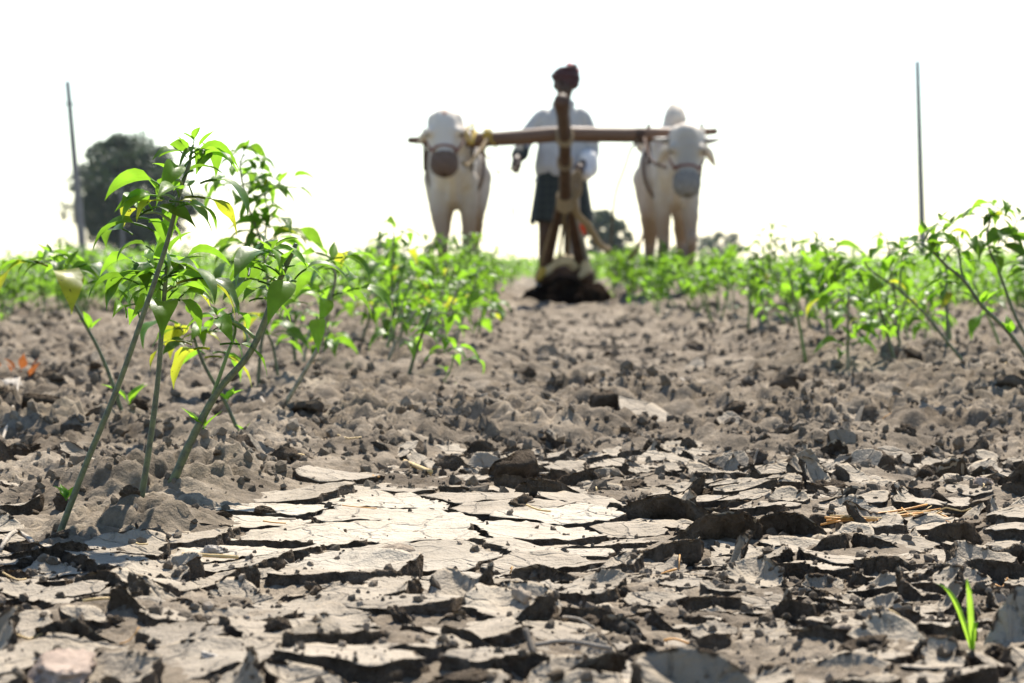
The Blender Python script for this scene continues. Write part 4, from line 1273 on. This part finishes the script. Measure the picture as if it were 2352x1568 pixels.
    for s in (-1, 1):
        MB().ell(P(.36, s * .100, .022), (.017, .017, .017)).build('eye', M['eye'], ox)
        if horns:
            b = Vector(P(.10, s * .07, -.01))
            pts = curve_pts([b, b + Vector((s * .06, .0, -.01)), b + Vector((s * .10, -.01, -.005)), b + Vector((s * .14, -.02, .0))], 9)
            MB().tube(pts, np.linspace(.030, .006, 9), 9, .05).build('horn', M['horn'], ox)
    # halter: a noseband, a strap up each cheek
    hb = MB()
    ell_band(P(.66, 0, -.01), side, fr, .073, .007, hb, (1.0, 1.02))
    for s in (-1, 1): hb.tube(curve_pts([P(.66, s * .075, -.01), P(.45, s * .105, -.035), P(.2, s * .105, -.07)], 7), .007, 6)
    hb.build('halter', M['halter'], ox)
    # muzzle net: a knotted basket round the muzzle
    nb = MB()
    rings = [(.78, .076), (.84, .080), (.92, .083), (1.0, .082), (1.08, .070), (1.14, .046), (1.17, .02)]
    n = 22; V = []; q = []
    for (t, r) in rings:
        for k in range(n):
            a = 2 * PI * k / n
            V.append(Vector(P(t)) + side * math.cos(a) * r + fr * math.sin(a) * r * .95)
    for i in range(len(rings) - 1):
        for k in range(n): q.append((i * n + k, i * n + (k + 1) % n, (i + 1) * n + (k + 1) % n, (i + 1) * n + k))
    V = np.array([tuple(v) for v in V])
    nb.add(V, q)
    for k in range(0, n, 2):
        nb.tube([V[i * n + (k + i) % n] for i in range(len(rings))], .006, 5)
        nb.tube([V[i * n + (k - i) % n] for i in range(len(rings))], .006, 5)
    nb.build('muzzle_net', net_mat, ox)
    # girth strap
    gb = MB()
    pts = [(math.cos(a) * .186, 0.42 + .03 * math.sin(a), .885 + math.sin(a) * .262) for a in np.linspace(0, 2 * PI, 33)]
    gb.tube(pts, .012, 6).build('girth_strap', M['net_brown'], ox)
    return ox, P
D_OX = 16.35
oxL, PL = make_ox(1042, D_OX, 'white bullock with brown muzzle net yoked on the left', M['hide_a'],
    dict(poll=(-.045, -.36, 1.14), nose=(-.045, -.52, .84), ear_drop=-.03, ear_len=.45), M['net_brown'], False,
    dict(fore=[(-.088, 0, .018, -.05, .045, -.02, 0), (.090, .02, .0, .0, -.01, .12, 0)], hind=[(-.10, 1.12, -.1), (.11, 1.12, .12)]), 1.20, -1)
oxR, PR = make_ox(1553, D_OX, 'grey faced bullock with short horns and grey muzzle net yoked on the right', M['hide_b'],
    dict(poll=(.045, -.36, 1.06), nose=(.035, -.48, .725), ear_drop=-.05, ear_len=.55), M['net_grey'], True,
    dict(fore=[(-.080, 0, .0, .03, .0, .02, 0), (.085, -.02, .0, -.12, .0, .06, .05)], hind=[(-.10, 1.12, .1), (.11, 1.12, -.1)]), 1.27, -1)
# orange powder mark on the forehead of the left ox
MB().ell(PL(.06, 0, .068), (.02, .014, .03)).build('forehead_mark', simple('orange_powder', (.55, .28, .18), (.62, .36, .26), .9, 30, .2), oxL)

# ------------------------------------------------------------------ yoke and harrow
D_Y = 16.25
y0 = W(937, 322, D_Y); y1 = W(1647, 301, D_Y)
pts = [y0 + (y1 - y0) * t + Vector((0, 0, .012 * math.sin(PI * t) - .018 * abs(math.sin(2 * PI * t)))) for t in np.linspace(0, 1, 28)]
rad = [0.020 + 0.025 * min(1, 5 * min(t, 1 - t)) + 0.004 * math.sin(PI * t) for t in np.linspace(0, 1, 28)]
yk = empty('yoke', pts[14], 'long brown wooden yoke laid across the necks of both bullocks', 'yoke')
MB().tube([p - pts[14] for p in pts], rad, 14, .05).build('yoke_beam', M['yoke_wood'], yk)
for px in (1120, 1470):
    c = W(px, 312 if px < 1300 else 310, D_Y) - pts[14]
    mb = MB()
    for k in range(4): ell_band(tuple(c + Vector((k * .014 - .02, 0, -.004))), (0, 1, 0), (0, 0, 1), .047, .007, mb)
    mb.build('lashing', M['yellow_rope'] if px < 1300 else M['wood'], yk)
for px in (975, 1085, 1490, 1612):
    c = W(px, 318 if px < 1300 else 306, D_Y) - pts[14]
    MB().tube([c + Vector((0, 0, .06)), c + Vector((0, -.005, -.05)), c + Vector((0, -.01, -.20))], [.011, .012, .010], 8).build('yoke_pin', M['wood'], yk)

hw = empty('harrow', (W(1297, 650, 17.6).x, 17.6, .04), 'dark wooden blade harrow with long beam rising between the bullocks', 'harrow')
ho = Vector(hw.location)
top = W(1290, 232, 15.3); mid = W(1297, 312, 16.16); tie = W(1298, 465, 17.0)
bp = curve_pts([top, mid, (mid + tie) / 2 + Vector((0, 0, .01)), tie], 20)
MB().tube([p - np.array(ho) for p in bp], [.050 if i < 2 else .045 - .0004 * i + .006 * max(0, i - 13) / 6 for i in range(20)], 12, .06, 0.95).build('beam', M['wood'], hw)
for (a, b) in ((1290, 1256), (1306, 1332)):
    p0 = W(a, 452, 16.95); p1 = W(b, 612, 17.55)
    MB().tube([Vector(p) - ho for p in curve_pts([p0, (p0 + p1) / 2, p1], 8)], np.linspace(.030, .034, 8), 10, .06).build('strut', M['wood'], hw)
for (a, b, m, r, nm) in ((1285, 1240, 'rope', .016, 'stay_rope'), (1300, 1280, 'rope', .010, 'stay_rope'), (1308, 1305, 'rope', .010, 'stay_rope'), (1318, 1352, 'steel', .020, 'steel_bar')):
    p0 = W(a, 470, 17.0); p1 = W(b, 618, 17.6)
    MB().tube([p0 - ho, (p0 + p1) / 2 - ho, p1 - ho], r, 8).build(nm, M[m], hw)
mb = MB()
for k in range(6): ell_band(tuple(W(1298, 450 + k * 5, 16.93) - ho), (1, 0, 0), (0, .7, .7), .050, .009, mb)
mb.build('lashing', M['rope'], hw)
mb = MB()
for k in range(4): ell_band(tuple(W(1297, 304 + k * 6, 16.17) - ho), (1, 0, 0), (0, .6, .8), .049, .007, mb)
mb.build('lashing', M['rope'], hw)
mb = MB()
for k in range(3): ell_band(tuple(W(1297, 366 + k * 6, 16.5) - ho), (1, 0, 0), (0, .6, .8), .046, .005, mb)
mb.build('lashing', M['rope'], hw)
# headstock: a heavy squared log with tapered ends
h0 = W(1232, 636, 17.6) - ho; h1 = W(1362, 636, 17.6) - ho
MB().tube([h0 + (h1 - h0) * t for t in np.linspace(0, 1, 9)], [.05, .065, .075, .08, .082, .08, .075, .065, .05], 8, .08).build('headstock', M['wood'], hw)
for s, px in ((-1, 1238), (1, 1356)):
    a = W(px, 640, 17.6) - ho; b = W(px + s * 4, 690, 17.62) - ho
    MB().tube([a, b], .022, 6).build('blade_arm', M['steel'], hw)
bl = MB(); a = W(1236, 684, 17.6) - ho; b = W(1358, 684, 17.6) - ho
bl.tube([a + (b - a) * t for t in np.linspace(0, 1, 6)], .035, 4, 0, .25).build('blade', M['steel'], hw)
# jute sacking wound over the headstock
sk = MB()
sk.chain([tuple(W(1275, 603, 17.5) - ho), tuple(W(1290, 597, 17.48) - ho), tuple(W(1310, 598, 17.48) - ho), tuple(W(1318, 612, 17.5) - ho)], [.035, .04, .038, .03])
sk.chain([tuple(W(1276, 600, 17.5) - ho), tuple(W(1262, 620, 17.5) - ho), tuple(W(1240, 630, 17.5) - ho)], [.03, .03, .026])
sk.chain([tuple(W(1342, 602, 17.5) - ho), tuple(W(1348, 622, 17.5) - ho), tuple(W(1335, 632, 17.5) - ho)], [.03, .032, .026])
sk.fused('sacking', M['sack'], hw, .012, 2, lambda c: .008 * noise3(c * 22))
sk = MB().chain([tuple(W(1246, 622, 17.48) - ho), tuple(W(1238, 638, 17.47) - ho)], [.03, .026])
sk.fused('yellow_wrap', M['yellow_rope'], hw, .01, 2)
# handle the ploughman holds: upright stave behind the headstock
p0 = W(1308, 640, 17.66); p1 = W(1322, 395, 18.05)
MB().tube([Vector(p) - ho for p in curve_pts([p0, (p0 + p1) / 2 + Vector((.02, 0, 0)), p1], 10)], np.linspace(.03, .024, 10), 9, .06).build('handle', M['twig'], hw)
# coil of rope hung on the beam, its tail trailing to the right
cr = MB()
for k in range(6):
    c = W(1322 + random.uniform(-5, 5), 415 + k * 4, 16.95) - ho
    ell_band(tuple(c), (1, .1, 0), (0, .15, 1), random.uniform(.045, .06), .011, cr, (.5, 1.2))
cr.build('rope_coil', M['rope'], hw)
rt = [W(1318, 455, 16.95), W(1325, 490, 17.0), W(1352, 520, 17.1), W(1375, 560, 17.2), W(1398, 576, 17.25)]
MB().tube([Vector(p) - ho for p in curve_pts(rt, 16)], [.024] * 12 + [.022, .02, .022, .026], 8, .1).build('rope_tail', M['rope'], hw)
p = W(1338, 522, 17.15) - ho
MB().ell(tuple(p), (.02, .015, .026)).ell(tuple(p + Vector((.012, 0, -.035))), (.016, .012, .022)).fused('red_rag', M['red_cloth'], hw, .008, 2)

# heap of dark moist soil turned up in front of the harrow
def heap():
    n_a, n_r = 72, 30
    cx, cy = W(1302, 660, 17.3).x, 17.32
    co = [(0, 0, 0)]
    for i in range(1, n_r + 1):
        f = i / n_r
        for k in range(n_a):
            a = 2 * PI * k / n_a
            x = math.cos(a) * f * .33; y = math.sin(a) * f * .26
            co.append((x, y, 0))
    co = np.array(co)
    f = np.hypot(co[:, 0] / .33, co[:, 1] / .26)
    z = .17 * np.clip(1 - f ** 5, 0, 1) * (0.75 + 0.5 * noise2(co[:, 0] * 5 + 3, co[:, 1] * 5)) + .05 * (0.4 - np.abs(noise2(co[:, 0] * 14, co[:, 1] * 14))) * (f < .97) + .03 * (0.4 - np.abs(noise2(co[:, 0] * 33, co[:, 1] * 33))) * (f < .97)
    co[:, 2] = z + ground_smooth(co[:, 0] + cx, co[:, 1] + cy) - .03 * f
    tr = [(0, 1 + k, 1 + (k + 1) % n_a) for k in range(n_a)]
    q = []
    for i in range(n_r - 1):
        for k in range(n_a):
            a = 1 + i * n_a; b = a + n_a; k2 = (k + 1) % n_a
            q.append((a + k, b + k, b + k2, a + k2))
    o = link('soil_heap', mesh_np('soil_heap', co, q, tr, [M['dark_soil']]), None, (cx, cy, 0))
    tag(o, 'heap of dark moist soil pushed up by the harrow', 'soil heap')
    dk = [rock_mesh('dark_clod', M['dark_soil'], 70 + i, 3, (1, .9, .8), .4, 1.5, .25) for i in range(3)]
    for k in range(26):
        a = random.uniform(PI, 2 * PI); r = random.uniform(.75, 1.15)
        x, y = math.cos(a) * .36 * r, math.sin(a) * .30 * r
        s = random.uniform(.02, .045)
        oo = link('soil_clod', random.choice(dk), None, (cx + x, cy + y, float(ground_smooth(cx + x, cy + y)) + s * .5), (random.uniform(0, 3), random.uniform(0, 3), random.uniform(0, 6)), s)
        tag(oo, 'dark moist clod at the foot of the soil heap by the harrow', 'clod', 'clods at the soil heap')
heap()

# ------------------------------------------------------------------ ropes
def rope(label, pts, r, m, n=18):
    P3 = [W(px, py, D) for (px, py, D) in pts]
    c = curve_pts(P3, n); o = c[0].copy()
    return tag(MB().tube([p - o for p in c], r, 6).build('rope', M[m], None, loc=o), label, 'rope', 'ropes of the harness')
rope('rope tied from the left end of the yoke to the left bullock halter', [(1120, 318, 16.2), (1100, 350, 16.05), (1075, 380, 15.95), (1062, 372, 15.85)], .012, 'rope')
rope('yellow rope wound at the ear of the left bullock', [(1095, 300, 16.1), (1080, 330, 15.95), (1072, 300, 15.95), (1088, 285, 16.05), (1085, 330, 15.9)], .008, 'yellow_rope')
rope('loop of thin rope hanging under the yoke beside the left bullock', [(1120, 320, 16.2), (1112, 345, 16.2), (1122, 362, 16.2), (1138, 352, 16.2), (1136, 332, 16.2), (1122, 320, 16.2)], .006, 'yellow_rope')
rope('thin cord hanging from the yoke loop with a loose end', [(1122, 362, 16.2), (1145, 400, 16.3), (1165, 450, 16.3), (1178, 485, 16.3), (1179, 508, 16.3)], .005, 'cord')
rope('cord from the hand of the ploughman to the hanging rope', [(1188, 385, 18.1), (1165, 391, 17.3), (1140, 394, 16.4)], .006, 'cord')
rope('thin cord falling from the fist of the ploughman to his side', [(1190, 392, 18.1), (1205, 415, 18.05), (1220, 445, 18.05)], .005, 'cord')
rope('thin cord hanging straight down from the fist of the ploughman', [(1186, 393, 18.1), (1184, 430, 18.1), (1182, 470, 18.1), (1180, 500, 18.1)], .003, 'cord')
rope('long rope hanging from the yoke beside the right bullock', [(1465, 322, 16.2), (1448, 345, 16.25), (1435, 385, 16.4), (1415, 440, 16.7), (1407, 500, 17.0), (1404, 560, 17.2)], .008, 'cord')
rope('rope from the yoke to the halter of the right bullock', [(1480, 318, 16.15), (1488, 350, 16.0), (1500, 372, 15.92), (1530, 385, 15.82)], .010, 'net_brown')

# ------------------------------------------------------------------ the ploughman
D_M = 18.4
mx = (1290 * K - 512) / FPX * D_M
man = empty('person', (mx, D_M, float(ground_smooth(mx, D_M)) - .01), 'person in a grey shirt and dark checked lungi driving the harrow, maroon turban on head', 'person')
B = MB()
HC = (.022, -.03, 1.535)
# torso, neck
B.chain([(0, 0, .92), (0, 0.0, 1.08), (0, .0, 1.24), (0, .01, 1.32)], [.11, .105, .10, .065])
for s in (-1, 1): B.chain([(s * .06, 0, .92), (s * .07, 0, 1.12), (s * .08, .01, 1.29), (s * .125, .01, 1.31)], [.085, .075, .065, .042])
B.chain([(.005, .01, 1.34), (.015, -.005, 1.44), (.02, -.02, 1.50)], [.058, .052, .055])
# head
B.ell((HC[0], HC[1] + .012, HC[2] + .012), (.074, .095, .098))
B.ell((HC[0], HC[1] - .03, HC[2] - .05), (.056, .065, .062))
B.ell((HC[0], HC[1] - .075, HC[2] - .095), (.028, .024, .022))
B.chain([(HC[0], HC[1] - .088, HC[2] + .022), (HC[0], HC[1] - .112, HC[2] - .022)], [.010, .015])
for s in (-1, 1):
    B.ell((HC[0] + s * .032, HC[1] - .078, HC[2] + .026), (.024, .014, .010))
    B.ell((HC[0] + s * .036, HC[1] - .07, HC[2] - .02), (.022, .02, .02))
    B.ell((HC[0] + s * .076, HC[1] + .02, HC[2] - .005), (.010, .022, .034))
B.ell((HC[0], HC[1] - .088, HC[2] - .052), (.026, .014, .008)); B.ell((HC[0], HC[1] - .086, HC[2] - .066), (.022, .013, .008))
# arms
sL, eL, hL = (-.150, .0, 1.30), (-.275, -.04, 1.09), (-.325, -.26, .985)
sR, eR, hR = (.150, .0, 1.30), (.205, .02, 1.05), (.118, -.27, .93)
B.chain([sL, eL], [.05, .042]); B.chain([eL, hL], [.043, .028])
B.chain([sR, eR], [.05, .042]); B.chain([eR, hR], [.043, .028])
def hand(c, fwd, grip, s):
    """a fist: palm, four curled fingers of unequal length and a thumb closed against them"""
    c = Vector(c); f = Vector(fwd).normalized(); g = Vector(grip).normalized(); u = f.cross(g).normalized() * s
    palm = c + f * .045
    B.caps(tuple(c), .026, tuple(palm + g * .012), .030); B.caps(tuple(palm - g * .022), .024, tuple(palm + g * .028), .026)
    for k, ln in enumerate((.9, 1.0, .95, .75)):
        r0 = palm + f * .026 + g * (.030 - .020 * k)
        k1 = r0 + f * .024 * ln + u * .012; k2 = k1 + u * .028 * ln - f * .006; k3 = k2 - f * .026 * ln + u * .004
        B.chain([tuple(r0), tuple(k1), tuple(k2), tuple(k3)], [.011, .0105, .0095, .0085], 8)
    t0 = c + f * .022 + g * .026; t1 = t0 + g * .022 + f * .026 + u * .014; t2 = t1 + f * .024 + u * .022 - g * .014
    B.chain([tuple(t0), tuple(t1), tuple(t2)], [.014, .0115, .010], 8)
hand(hL, (-.15, -.8, -.45), (.35, 0, .9), -1)
hand(hR, (-.2, -.85, -.25), (-.2, .3, .9), -1)
# legs, mid stride
B.chain([(-.085, 0, .90), (-.105, -.05, .50), (-.11, .0, .28), (-.115, .04, .10)], [.098, .062, .056, .040])
B.chain([(.085, 0, .90), (.075, .0, .50), (.07, .12, .28), (.07, .20, .12)], [.098, .062, .056, .040])
B.chain([(-.115, .06, .05), (-.118, -.02, .045), (-.122, -.12, .03), (-.122, -.165, .025)], [.040, .038, .030, .022])
B.chain([(.07, .22, .07), (.07, .14, .045), (.07, .04, .03), (.07, .0, .025)], [.040, .036, .030, .022])
for (fx, fy) in ((-.122, -.16), (.07, .005)):
    for k in range(5): B.caps((fx + (k - 2) * .018, fy, .022), .012, (fx + (k - 2) * .019, fy - .035 + abs(k - 1) * .004, .016), .010, 8)
B.fused('body', M['skin'], man, .0085, 2)
# eyes, moustache
for s in (-1, 1): MB().ell((HC[0] + s * .031, HC[1] - .086, HC[2] + .008), (.011, .008, .008)).build('eye', M['eye'], man)
MB().chain([(HC[0] - .03, HC[1] - .092, HC[2] - .045), (HC[0], HC[1] - .104, HC[2] - .036), (HC[0] + .03, HC[1] - .092, HC[2] - .045)], [.006, .009, .006]).build('moustache', M['hoof'], man)
# shirt
S = MB()
S.chain([(0, 0, .955), (0, 0, 1.08), (0, 0, 1.25), (.01, .0, 1.375)], [.16, .138, .125, .08])
for s in (-1, 1): S.chain([(s * .072, 0, .955), (s * .07, 0, 1.1), (s * .085, .01, 1.27), (s * .13, .01, 1.305)], [.126, .104, .09, .068])
S.chain([sL, (-.235, -.02, 1.19), eL, (-.298, -.13, 1.045)], [.060, .056, .053, .050])
S.chain([sR, (.205, .01, 1.18), eR, (.185, -.12, 1.0)], [.060, .060, .058, .056])
S.caps((-.15, -.02, .865), .03, (-.18, -.02, .86), .02)
sh = S.fused('shirt', M['shirt'], man, .010, 3, lambda c: .009 * noise3(c * np.array([9, 9, 5])) + .006 * (0.4 - np.abs(noise3(c * np.array([14, 14, 6]) + 4))))
cl = MB()
for s in (-1, 1):
    cl.caps((.012 + s * .055, -.05, 1.405), .022, (.012 + s * .02, -.105, 1.36), .016)
ell_band((.012, .0, 1.40), (1, 0, 0), (0, .9, .15), .072, .017, cl)
cl.fused('collar', M['shirt'], sh, .008, 2)
MB().caps((-.290, -.125, 1.05), .062, (-.305, -.165, 1.03), .055).fused('cuff', M['lungi'], sh, .01, 2)
MB().chain([(.185, -.12, 1.0), (.19, -.15, .94), (.165, -.2, .90)], [.07, .066, .05]).fused('cuff', M['cuff'], sh, .01, 2)
# lungi, folded up to the knee: a flared tube with folds
co = []; q = []; na, nz = 72, 16
for i in range(nz + 1):
    t = i / nz; z = .93 - t * .37
    for k in range(na):
        a = 2 * PI * k / na
        fold_ = 1 + (.03 + .05 * t) * math.sin(a * 7 + 1.5 * math.sin(a * 2)) * t ** .5
        co.append((math.cos(a) * (.168 + .042 * t) * fold_, math.sin(a) * (.128 + .057 * t) * fold_, z + (.015 * math.sin(a * 3 + 1) + .012 * math.sin(a * 7)) * t))
for i in range(nz):
    for k in range(na): q.append((i * na + k, i * na + (k + 1) % na, (i + 1) * na + (k + 1) % na, (i + 1) * na + k))
lg = MB().add(co, q).build('lungi', M['lungi'], man)
so = lg.modifiers.new('t', 'SOLIDIFY'); so.thickness = .006
# turban: wound cloth
T = MB()
tc = Vector((HC[0] + .004, HC[1] + .018, HC[2] + .048))
T.ell(tuple(tc + Vector((0, .005, .012))), (.092, .108, .072))
for k in range(7):
    tl = (k - 3) * .12
    u = Vector((math.cos(tl), 0, math.sin(tl))); v = Vector((0, 1, .18 * math.sin(k * 2.1)))
    ell_band(tuple(tc + Vector((0, 0, -.03 + .014 * k))), tuple(u), tuple(v), .086 - .004 * abs(k - 2), .023, T, (1.0, 1.16))
T.fused('turban', M['turban'], man, .008, 1, lambda c: .004 * noise3(c * 40))
MB().ell(tuple(tc + Vector((.04, .0, .082))), (.04, .05, .022), (0, .5, 0)).ell(tuple(tc + Vector((.08, -.01, .05))), (.025, .03, .02)).fused('turban_sunlit_top', M['sunlit_turban_pink'], man, .008, 2)  # pink cap added where the sun lights the turban's top right

# ------------------------------------------------------------------ trees, poles, wires, bird
def tree(px, base_py, D, w_m, h_m, label, m, clear=0.12, nclump=70, leaf=0.28, trunk_r=None, flat=1.0, per=60):
    c = W(px, base_py, D); x = c.x
    t = empty('tree', (x, D, -.02), label, 'tree', 'trees on the horizon')
    tr = trunk_r or h_m * .035
    tb = MB()
    tb.tube(curve_pts([(0, 0, -.1), (.05 * h_m, 0, h_m * .22), (0, .02 * h_m, h_m * .5)], 8), np.linspace(tr * 1.3, tr * .6, 8), 9, .1)
    limbs = []
    for k in range(9):
        a = k * 2.4 + random.uniform(-.3, .3); l = random.uniform(.25, .42) * w_m
        e = (math.cos(a) * l, math.sin(a) * l, h_m * random.uniform(.35, .85))
        tb.tube(curve_pts([(.03 * h_m, 0, h_m * random.uniform(.15, .4)), (e[0] * .5, e[1] * .5, e[2] * .8), e], 6), np.linspace(tr * .55, tr * .12, 6), 6)
        limbs.append(e)
    tb.build('trunk', M['bark'], t)
    # crown: clumps of small leaf faces with gaps between
    V = []; k = 0
    cz = h_m * (clear + (1 - clear) * .5); rz = h_m * (1 - clear) * .5
    for i in range(nclump):
        d = RNG.normal(size=3); d /= np.linalg.norm(d)
        rr = random.uniform(.35, 1.0) ** .6
        c0 = np.array([d[0] * w_m * .5 * rr, d[1] * w_m * .5 * rr, cz + d[2] * rz * rr * flat])
        if random.random() < .16: c0 = c0 * np.array([1.13, 1.13, 1.08])
        cr = w_m * random.uniform(.05, .15)
        n = int(per * random.uniform(.6, 1.3))
        p = RNG.normal(size=(n, 3)); p /= np.linalg.norm(p, axis=1, keepdims=True)
        p = c0 + p * (RNG.random((n, 1)) ** .4) * cr * np.array([1.15, 1.15, .8])
        nrm = RNG.normal(size=(n, 3)); nrm[:, 2] += .8; nrm /= np.linalg.norm(nrm, axis=1, keepdims=True)
        u = np.cross(nrm, RNG.normal(size=(n, 3))); u /= np.linalg.norm(u, axis=1, keepdims=True); v = np.cross(nrm, u)
        s = leaf * RNG.uniform(.6, 1.3, (n, 1))
        V.append(np.stack([p - u * s, p + v * s * .45, p + u * s, p - v * s * .45], 1).reshape(-1, 3))
    V = np.concatenate(V); q = np.arange(len(V)).reshape(-1, 4)
    o = link('crown', mesh_np('crown', V, q, None, [m]), t); o['kind'] = 'stuff'
    return t
tree(304, 592, 220, 10.4, 11.0, 'large dark spreading tree behind the left utility pole', M['tree_leaf'], .10, 150, .24, per=190)
tree(1390, 590, 250, 4.6, 5.6, 'small round tree behind the ploughman on the right', M['tree_leaf2'], .04, 70, .2, per=180)
tree(1650, 590, 350, 6.6, 4.6, 'low distant tree right of the right bullock', M['tree_leaf2'], .0, 60, .2, per=80)
tree(885, 600, 300, 4.6, 2.6, 'low bush like tree on the horizon left of the left bullock', M['tree_leaf2'], .0, 30, .2, per=60)
tree(250, 600, 420, 16, 2.6, 'long low thicket on the horizon under the big tree', M['tree_leaf2'], .0, 60, .25, per=60)
tree(590, 600, 520, 10, 2.0, 'faint low tree on the horizon behind the second tall chilli plant', M['tree_leaf2'], .0, 30, .3, per=50)

def pole(px0, py0, px1, D, label, r, arms=0):
    b = W(px1, 600, D); b.z = -.1; t_ = W(px0, py0, D)
    o = empty('utility_pole', b, label, 'pole', 'utility poles')
    tt = t_ - b
    MB().tube([tt * f for f in np.linspace(0, 1, 8)], np.linspace(r, r * .62, 8), 10).build('shaft', M['pole'], o)
    for (f, rr) in ((.78, r * 1.5), (.93, r * 1.3)):
        if arms:
            MB().tube([tt * (f - .012), tt * (f + .012)], rr, 8).build('clamp', M['pole'], o)
            MB().tube([tt * f + Vector((-.35, 0, 0)), tt * f + Vector((.35, 0, 0))], .04, 6).build('cross_arm', M['pole'], o)
            for s in (-1, 1): MB().tube([tt * f + Vector((s * .3, 0, 0)), tt * f + Vector((s * .3, 0, .18))], [.05, .035], 6).build('insulator', M['pole'], o)
    return o
pole(155, 186, 194, 110, 'leaning grey utility pole in front of the large tree at left', .18, 0)
pole(2107, 140, 2121, 105, 'tall thin utility pole on the right above the chilli row', .16, 0)
pole(278, 400, 283, 210, 'thin utility pole seen against the large dark tree', .13)
pole(505, 508, 503, 420, 'faint distant pole between the two tall chilli plants', .2)
pole(828, 490, 829, 420, 'faint distant pole left of its twin on the horizon', .17)
pole(850, 488, 855, 380, 'distant pole right of its twin on the horizon', .17)
def wire(label, pts, D, r=.04):
    P3 = curve_pts([W(px, py, D) for px, py in pts], 24); o = P3[0].copy()
    tag(MB().tube([p - o for p in P3], r, 5).build('power_line', M['wire'], None, loc=o), label, 'power line', 'power lines')
wire('faint power line running left from the leaning pole', [(-200, 292), (0, 262), (80, 249), (158, 238)], 110)
wire('faint power line running right from the leaning pole', [(158, 238), (420, 256), (700, 273), (960, 288)], 110)
wire('lower power line at the left edge of the photo', [(-200, 462), (0, 432), (90, 420), (172, 410)], 110)
wire('lower faint power line behind the second tall chilli plant', [(480, 392), (700, 380), (960, 362)], 130)
bd = W(840, 109, 60)
bo = empty('bird', bd, 'tiny dark bird flying high in the pale sky', 'bird')
MB().ell((0, 0, 0), (.035, .11, .03)).ell((0, -.11, .012), (.02, .03, .02)).caps((0, .1, 0), .018, (0, .17, 0), .006).fused('body', M['bird'], bo, .008, 1)
for s in (-1, 1):
    MB().add([(s * .02, -.05, .01), (s * .02, .05, .01), (s * .13, .02, .05), (s * .13, -.06, .055), (s * .24, .01, .02)], [(0, 1, 2, 3)], [(3, 2, 4)]).build('wing', M['bird'], bo)

# ------------------------------------------------------------------ the warm-weather haze of the plain
hz = MB()
x0, x1, yy0, yy1, z0, z1 = -900, 900, -20, 2950, -1.2, 16
hz.add([(x0, yy0, z0), (x1, yy0, z0), (x1, yy1, z0), (x0, yy1, z0), (x0, yy0, z1), (x1, yy0, z1), (x1, yy1, z1), (x0, yy1, z1)],
       [(0, 3, 2, 1), (4, 5, 6, 7), (0, 1, 5, 4), (1, 2, 6, 5), (2, 3, 7, 6), (3, 0, 4, 7)])
hm = bpy.data.materials.new('haze'); hm.use_nodes = True
hn = hm.node_tree; hn.nodes.clear()
ho_ = hn.nodes.new('ShaderNodeOutputMaterial'); pv = hn.nodes.new('ShaderNodeVolumePrincipled')
pv.inputs['Color'].default_value = (0.82, 0.91, 1.0, 1); pv.inputs['Density'].default_value = 0.0001; pv.inputs['Anisotropy'].default_value = 0.3
hn.links.new(pv.outputs[0], ho_.inputs['Volume'])
hzo = hz.build('haze', hm, None, False); hzo['kind'] = 'stuff'
tag(hzo, 'pale thin haze lying over the whole plain', 'haze')
SC.cycles.volume_bounces = 0
